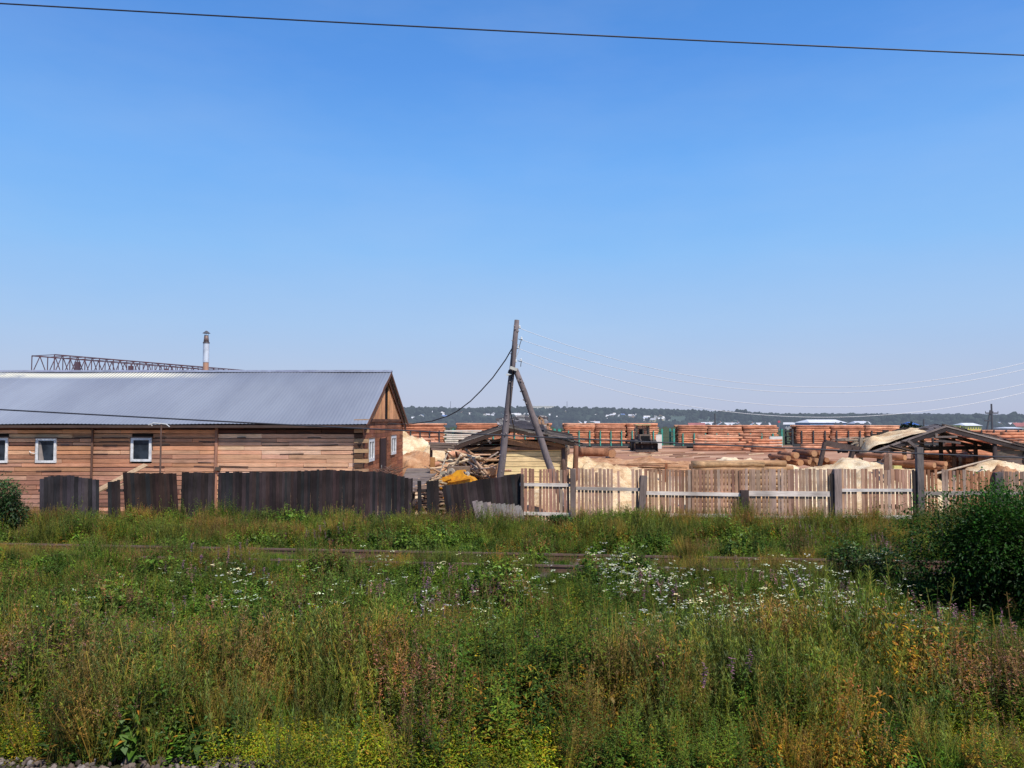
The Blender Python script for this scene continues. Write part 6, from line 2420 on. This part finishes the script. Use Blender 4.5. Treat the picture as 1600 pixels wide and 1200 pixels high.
def build_forest():
    import bmesh
    r = random.Random(66)
    libs = {}
    for tagn, haze, base in (("near", 0.215, (0.02, 0.028, 0.02)), ("far", 0.26, (0.008, 0.013, 0.013))):
        mat, nt, b, out = new_mat("far_foliage_" + tagn)
        oi = N(nt, "ShaderNodeObjectInfo")
        n1 = noise_tex(nt, 0.5, 4, 0.7)
        c = ramp(nt, oi.outputs["Random"], [(0, tuple(k * 0.6 for k in base)), (0.6, base), (1, tuple(k * 1.5 for k in base))])
        c = mixc(nt, 1.0, c, ramp(nt, n1, [(0.35, g(0.5)), (0.65, g(1.3))]), 'MULTIPLY')
        nt.links.new(c, b.inputs["Base Color"])
        b.inputs["Roughness"].default_value = 1
        b.inputs["Specular IOR Level"].default_value = 0
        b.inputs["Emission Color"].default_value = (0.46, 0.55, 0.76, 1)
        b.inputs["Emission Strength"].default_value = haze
        ms = []
        for s in range(6):
            bm = bmesh.new()
            lob = 5 if s < 4 else 3
            for q in range(lob):
                mt = Matrix.Translation((r.gauss(0, 0.22), r.gauss(0, 0.22), 0.45 + 0.4 * q / lob)) @ Matrix.Scale(r.uniform(0.22, 0.36) * (1 if s < 4 else 0.75), 4)
                bmesh.ops.create_icosphere(bm, subdivisions=2, radius=1, matrix=mt)
            for v in bm.verts:
                v.co += Vector((r.gauss(0, 1), r.gauss(0, 1), r.gauss(0, 1))) * 0.035
            bmesh.ops.create_cone(bm, cap_ends=False, segments=5, radius1=0.03, radius2=0.02, depth=0.5, matrix=Matrix.Translation((0, 0, 0.25)))
            me = bpy.data.meshes.new("far_tree")
            bm.to_mesh(me)
            bm.free()
            me.materials.append(mat)
            ms.append(me)
        libs[tagn] = library("far_tree_" + tagn, ms)

    def mk(name, pts, lib, hmin, hmax, label):
        Ro = [(0, 0, r.uniform(0, 6.28)) for _ in pts]
        S = []
        for p_ in pts:
            h_ = r.uniform(hmin, hmax) * (1.3 if r.random() < 0.06 else 1)
            w = h_ * r.uniform(0.8, 1.35)
            S.append((w, w, h_))
        I = [r.randrange(6) for _ in pts]
        scatter(name, pts, Ro, S, libs[lib], label, "forest", idx=I)
    pts = []
    while len(pts) < 15000:
        x, y = r.uniform(-2400, 3600), r.uniform(2000, 2900)
        if abs(x) > y * 0.95:
            continue
        pts.append((x, y, hillB(x, y) - 0.5))
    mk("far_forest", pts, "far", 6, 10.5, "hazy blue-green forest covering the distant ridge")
    pts = []
    while len(pts) < 7500:
        x, y = r.uniform(-900, 950), r.uniform(560, 1330)
        if abs(x) > y * 0.9:
            continue
        n = mnoise.noise(Vector((x * 0.012, y * 0.006, 0)))
        crest = y > 1060
        if not crest and n < 0.02 and r.random() < 0.86:
            continue
        if crest and n < -0.35 and r.random() < 0.7:
            continue
        if 20 < x < 75 and 940 < y < 1075:
            continue
        pts.append((x, y, hillA(x, y) - 0.3))
    mk("town_trees", pts, "near", 4, 7.5, "trees growing between the houses on the town hill")
    pts = []
    while len(pts) < 1500:
        x, y = r.uniform(-700, 700), r.uniform(280, 600)
        if abs(x) > y * 0.9:
            continue
        pts.append((x, y, -0.2))
    mk("valley_trees", pts, "near", 2.2, 3.9, "low band of bushes and trees between the yard and the town")


build_forest()


def build_town():
    r = random.Random(5150)
    cols_roof = [((0.68, 0.68, 0.68), "pale"), ((0.60, 0.60, 0.62), "pale"), ((0.72, 0.70, 0.66), "pale"), ((0.36, 0.10, 0.08), "red"), ((0.42, 0.42, 0.44), "grey"), ((0.12, 0.2, 0.4), "blue")]
    cache = {}

    def house_mesh(key, wall, roof, L, W, H, RH, mat):
        mb = MB()
        mb.box((0, 0, H / 2), (L, W, H), col=wall)
        e = 0.4
        mb.quad([(-L / 2 - e, -W / 2 - e, H - 0.1), (L / 2 + e, -W / 2 - e, H - 0.1), (L / 2 + e, 0, H + RH), (-L / 2 - e, 0, H + RH)], roof)
        mb.quad([(-L / 2 - e, 0, H + RH), (L / 2 + e, 0, H + RH), (L / 2 + e, W / 2 + e, H - 0.1), (-L / 2 - e, W / 2 + e, H - 0.1)], roof)
        mb.quad([(-L / 2, -W / 2, H), (-L / 2, 0, H + RH - 0.1), (-L / 2, W / 2, H)], wall)
        mb.quad([(L / 2, -W / 2, H), (L / 2, W / 2, H), (L / 2, 0, H + RH - 0.1)], wall)
        for k in (-0.28, 0.0, 0.28):
            mb.box((L * k, -W / 2 - 0.02, H * 0.5), (0.9, 0.06, 1.1), col=(0.05, 0.06, 0.08))
        mb.box((L * 0.2, W * 0.1, H + RH), (0.6, 0.6, 1.4), col=(0.35, 0.2, 0.15))
        return mb.mesh("house", mat)
    variants = []
    for ci, (rc, nm) in enumerate(cols_roof):
        for wv in range(2):
            wall = r.choice([(0.55, 0.52, 0.46), (0.35, 0.26, 0.2), (0.62, 0.60, 0.56), (0.45, 0.38, 0.22)])
            variants.append((house_mesh(ci, wall, rc, r.uniform(8, 12), r.uniform(6.5, 9), r.uniform(2.6, 3.6), r.uniform(2.0, 3.0), M['far1']), nm))
    wts = [v for v in variants if v[1] == 'pale'] * 5 + variants
    clusters = [(645, 700, 642, 654, 22), (695, 765, 637, 653, 46), (765, 805, 637, 653, 20), (806, 870, 641, 655, 30), (868, 930, 641, 655, 24), (912, 980, 639, 654, 34), (955, 1012, 641, 655, 22), (935, 952, 635, 642, 5), (1005, 1050, 645, 655, 9)]
    nH = 0
    for (a, b_, ya, yb, n) in clusters:
        for _ in range(n):
            px = r.uniform(a, b_)
            py = r.uniform(ya, yb)
            # march along the ray for the hillside
            d = at(px, py, 10) - Vector((0, 0, EYE))
            hit = None
            for yy in range(640, 1200, 6):
                P = Vector((0, 0, EYE)) + d * (yy / d.y)
                if P.z <= hillA(P.x, P.y) + 3.2:
                    hit = P
                    break
            if hit is None:
                continue
            me, nm = r.choice(wts)
            o = bpy.data.objects.new("hillside_house", me)
            C.objects.link(o)
            o.location = (hit.x, hit.y, max(hillA(hit.x, hit.y), hit.z - 3.2) - 0.2)
            o.rotation_euler = (0, 0, r.choice([0, 0, 0.25, -0.3, 1.3, 1.57]))
            k = r.uniform(0.42, 0.68)
            o.scale = (k, k, k)
            tag(o, "tiny %s-roofed village house on the wooded hillside" % nm, "house", "%s-roofed houses on the hillside" % nm)
            nH += 1
    # roofs peeping over the wagons in the valley
    vr = [(1105, 660), (1117, 661), (1140, 661), (1155, 662), (1178, 661), (1192, 661), (1345, 659), (1352, 660), (905, 660), (925, 660), (1088, 661), (1128, 660), (1560, 668), (1585, 668), (1595, 667)]
    for px, py in vr:
        Y = 330 + r.uniform(-30, 40)
        P = at(px, py, Y)
        me, nm = r.choice(wts)
        o = bpy.data.objects.new("valley_house", me)
        C.objects.link(o)
        o.location = (P.x, P.y, P.z - 4.6 * 0.55)
        k = 0.62
        o.scale = (k, k, k)
        o.location.z = max(-0.6, P.z - 5.2 * k) if True else 0
        o.rotation_euler = (0, 0, r.choice([0, 0.2, 1.4]))
        tag(o, "tiny %s roof peeping above the log wagons" % nm, "house", "%s roofs seen above the wagons" % nm)

    def block(name, label, cat, px0, px1, py0, py1, Y, wall, roof, gable=False, depth=12, mat='far0', windows=6, rh=None):
        A, B = at(px0, py1, Y), at(px1, py0, Y)
        zt = B.z
        zb = min(A.z, 0.0) if Y < 450 else hillA((A.x + B.x) / 2, Y) - 0.5
        cx = (A.x + B.x) / 2
        t = thing(name, label, cat, (cx, Y, zb))
        W = B.x - A.x
        h = zt - zb
        mb = MB()
        hw = h * (0.7 if gable else 0.93)
        mb.box((cx, Y + depth / 2, zb + hw / 2), (W, depth, hw), col=wall)
        mb.build("wall", M[mat], t)
        mb = MB()
        if gable:
            for s_ in (0, 1):
                mb.quad([(cx - W / 2 - 0.4, Y - 0.4 + s_ * (depth + 0.8), zb + hw), (cx + W / 2 + 0.4, Y - 0.4 + s_ * (depth + 0.8), zb + hw),
                         (cx + W / 2 - (W * 0.06), Y + depth / 2, zt), (cx - W / 2 + W * 0.12, Y + depth / 2, zt)], roof)
            mb.quad([(cx - W / 2 - 0.4, Y - 0.4, zb + hw), (cx - W / 2 + W * 0.12, Y + depth / 2, zt), (cx - W / 2 - 0.4, Y + depth + 0.4, zb + hw)], roof)
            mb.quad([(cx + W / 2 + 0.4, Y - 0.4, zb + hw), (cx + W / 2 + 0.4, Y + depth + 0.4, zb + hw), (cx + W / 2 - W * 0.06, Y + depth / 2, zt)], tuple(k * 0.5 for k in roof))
        else:
            mb.box((cx, Y + depth / 2, zt - h * 0.035), (W * 1.03, depth * 1.05, h * 0.07), col=roof)
        mb.build("roof", M[mat], t)
        for k in range(windows):
            mb = MB()
            mb.box((cx - W / 2 + W * (k + 0.5) / windows, Y - 0.03, zb + hw * 0.6), (W / windows * 0.5, 0.06, hw * 0.2), col=(0.10, 0.12, 0.15))
            mb.build("window", M[mat], t)
    block("school_building", "long pale flat block on the crest behind the utility pole brace", "building", 832, 868, 634, 640, 1070, (0.62, 0.58, 0.5), (0.7, 0.7, 0.7), mat='far1', windows=9)
    block("white_hangar", "white-roofed barn with blue gable above the grey-staked wagon", "barn", 1266, 1322, 655.5, 668, 300, (0.2, 0.3, 0.45), (0.78, 0.79, 0.8), True, 16)
    block("grey_barn", "small pale barn over the gap between two wagons", "barn", 1225, 1249, 660, 668, 320, (0.4, 0.4, 0.42), (0.62, 0.62, 0.62), True, 12)
    block("yellow_building", "yellow-walled building with white roof right of the open shed's apex", "building", 1509, 1533, 661, 670, 260, (0.72, 0.62, 0.12), (0.75, 0.77, 0.8), True, 8)
    block("yellow_building", "low yellow annexe left of the yellow-walled building", "building", 1500, 1508.5, 664, 670, 262, (0.72, 0.6, 0.1), (0.5, 0.48, 0.3), False, 8, windows=2)
    block("blue_roof_house", "small blue-roofed house above the left slope of the open shed", "house", 1425, 1434, 659.5, 668, 280, (0.35, 0.35, 0.38), (0.05, 0.16, 0.5), True, 8, windows=2)
    block("pale_warehouse", "pale blue-grey warehouse behind the open shed's apex", "building", 1452, 1476, 664.5, 672, 270, (0.32, 0.38, 0.46), (0.5, 0.55, 0.62), False, 8, windows=4)
    block("pale_warehouse", "pale shed roof at the far right over the log heap", "building", 1576, 1598, 667.5, 672, 270, (0.4, 0.4, 0.42), (0.6, 0.63, 0.68), True, 8, windows=4)
    block("low_house", "low house with pale roof beside the white barn's right end", "house", 1338, 1360, 658, 666, 330, (0.3, 0.32, 0.36), (0.66, 0.67, 0.7), True, 8, windows=3)
    # steel mast far away
    for px, y0, Y, lab in ((886, 627, 1100, "thin mast on the crest behind the wagon with the loader"), (704, 627, 1100, "thin mast on the crest above the hillside houses at left")):
        mb = MB()
        P = at(px, y0, Y)
        zb = hillA(P.x, Y)
        mb.cyl((P.x, Y, zb), (P.x, Y, P.z), 0.5, 0.35, 6, (0.25, 0.25, 0.28))
        tag(mb.build("radio_mast", M['far1'], loc=(P.x, Y, zb)), lab, "mast")
    mb = MB()
    P = at(1217, 659, 300)
    mb.cyl((P.x, 300, 0), (P.x, 300, P.z), 0.15, 0.12, 6, (0.3, 0.3, 0.3))
    mb.box((P.x, 300, P.z), (0.9, 0.3, 0.8), col=(0.6, 0.08, 0.1))
    tag(mb.build("red_sign", M['far0'], loc=(P.x, 300, 0)), "tiny red sign above the right end of the green-laddered wagon", "sign")


build_town()


def far_pole(px, pytop, Y, arms, label, double=False, lean=0.0):
    P = at(px, pytop, Y)
    t = thing("power_pole", label, "power pole", (P.x, Y, 0))
    mb = MB()
    mb.cyl((P.x, Y, 0), (P.x + lean, Y, P.z), 0.26, 0.2, 8, (0.07, 0.055, 0.055))
    if double:
        mb.beam((P.x - 1.6, Y, 0), (P.x - 0.3, Y, P.z * 0.8), 0.3, 0.3, (0.07, 0.055, 0.055), up=(0, 1, 0))
    mb.build("pole_shaft", M['far0'], t)
    for py, a, b_ in arms:
        mb = MB()
        z = fz(py, Y)
        mb.beam((fx(a, Y), Y - 0.2, z), (fx(b_, Y), Y - 0.2, z), 0.2, 0.3, (0.06, 0.05, 0.05))
        for q in (a, b_, (a + b_) / 2 + 2):
            x = fx(q, Y)
            mb.cyl((x, Y - 0.2, z), (x, Y - 0.2, z + 0.5), 0.1, 0.08, 5, (0.1, 0.1, 0.1))
        mb.build("crossarm", M['far0'], t)


far_pole(1549, 631, 190, [(645.5, 1539.5, 1559), (657.5, 1537.5, 1547)], "double timber power pole with crossarms against the hills at right", True)
far_pole(1443, 655, 200, [], "short dark pole behind the open shed's left slope")
far_pole(1117, 646, 240, [], "thin pole above the green-laddered wagon")
far_pole(1416, 664, 190, [(667, 1408, 1420)], "squat dark post at the right end of the grey-staked wagon")

# dark round tree behind the right shed
make_bush("round_tree", "small dark round tree behind the left slope of the open shed", (fx(1424, 150), 150), (2.4, 2.0, 3.3), 71, 3000, (0.03, 0.04, 0.03), 0.45, 7)

# ------------------------------------------------------------------ world and sun
SUN_TO = Vector((0.42, -0.62, 0.98)).normalized()
elev = math.asin(SUN_TO.z)
az = math.atan2(SUN_TO.x, SUN_TO.y)
w = bpy.data.worlds.new("World")
sc.world = w
w.use_nodes = True
nt = w.node_tree
for n in list(nt.nodes):
    nt.nodes.remove(n)
out = nt.nodes.new("ShaderNodeOutputWorld")
bg = nt.nodes.new("ShaderNodeBackground")
sky = nt.nodes.new("ShaderNodeTexSky")
sky.sky_type = 'NISHITA'
sky.sun_disc = False
sky.sun_elevation = elev
sky.sun_rotation = az
sky.altitude = 200
sky.air_density = 1.3
sky.dust_density = 0.6
sky.ozone_density = 3.0
# summer haze: the physical sky is pulled toward a paler blue near the horizon
tc = nt.nodes.new("ShaderNodeTexCoord")
sp = nt.nodes.new("ShaderNodeSeparateXYZ")
nt.links.new(tc.outputs["Generated"], sp.inputs[0])


def lin(r, g_, b):
    return tuple((c / 255 / 12.92) if c / 255 <= 0.04045 else ((c / 255 + 0.055) / 1.055) ** 2.4 for c in (r, g_, b))


K = 1 / 0.12
rc = ramp(nt, sp.outputs["Z"], [(0.0, lin(182, 192, 222)), (0.05, lin(178, 194, 228)), (0.12, lin(162, 197, 241)), (0.21, lin(134, 191, 250)),
                                (0.31, lin(110, 176, 249)), (0.42, lin(88, 153, 235)), (0.5, lin(78, 142, 223)), (0.75, lin(60, 112, 200)), (1.0, lin(48, 88, 176))])
wisp = noise_tex(nt, 1.6, 6, 0.6, tc.outputs["Generated"], (1, 1, 3.5))
rc = mixc(nt, ramp(nt, wisp, [(0.42, g(0.0)), (0.75, g(0.14))]), rc, lin(206, 218, 238))
rc = mixc(nt, 1.0, rc, ramp(nt, noise_tex(nt, 0.9, 3, 0.5, tc.outputs["Generated"]), [(0.3, g(0.965)), (0.7, g(1.03))]), 'MULTIPLY')
vm = nt.nodes.new("ShaderNodeVectorMath")
vm.operation = 'SCALE'
vm.inputs["Scale"].default_value = K
nt.links.new(rc, vm.inputs[0])
nt.links.new(mixc(nt, 0.88, sky.outputs[0], vm.outputs[0]), bg.inputs[0])
bg.inputs[1].default_value = 0.12
nt.links.new(bg.outputs[0], out.inputs[0])
sd = bpy.data.lights.new("sun", 'SUN')
sd.energy = 5.0
sd.angle = R(0.53)
sd.color = (1.0, 0.94, 0.86)
so = bpy.data.objects.new("sun", sd)
C.objects.link(so)
so.rotation_euler = SUN_TO.to_track_quat('Z', 'Y').to_euler()
so.location = (0, 0, 60)

sc.view_settings.view_transform = 'Standard'
sc.view_settings.look = 'None'
sc.view_settings.exposure = 0
sc.view_settings.gamma = 1
sc.cycles.max_bounces = 5
sc.cycles.transparent_max_bounces = 6
sc.cycles.use_denoising = True
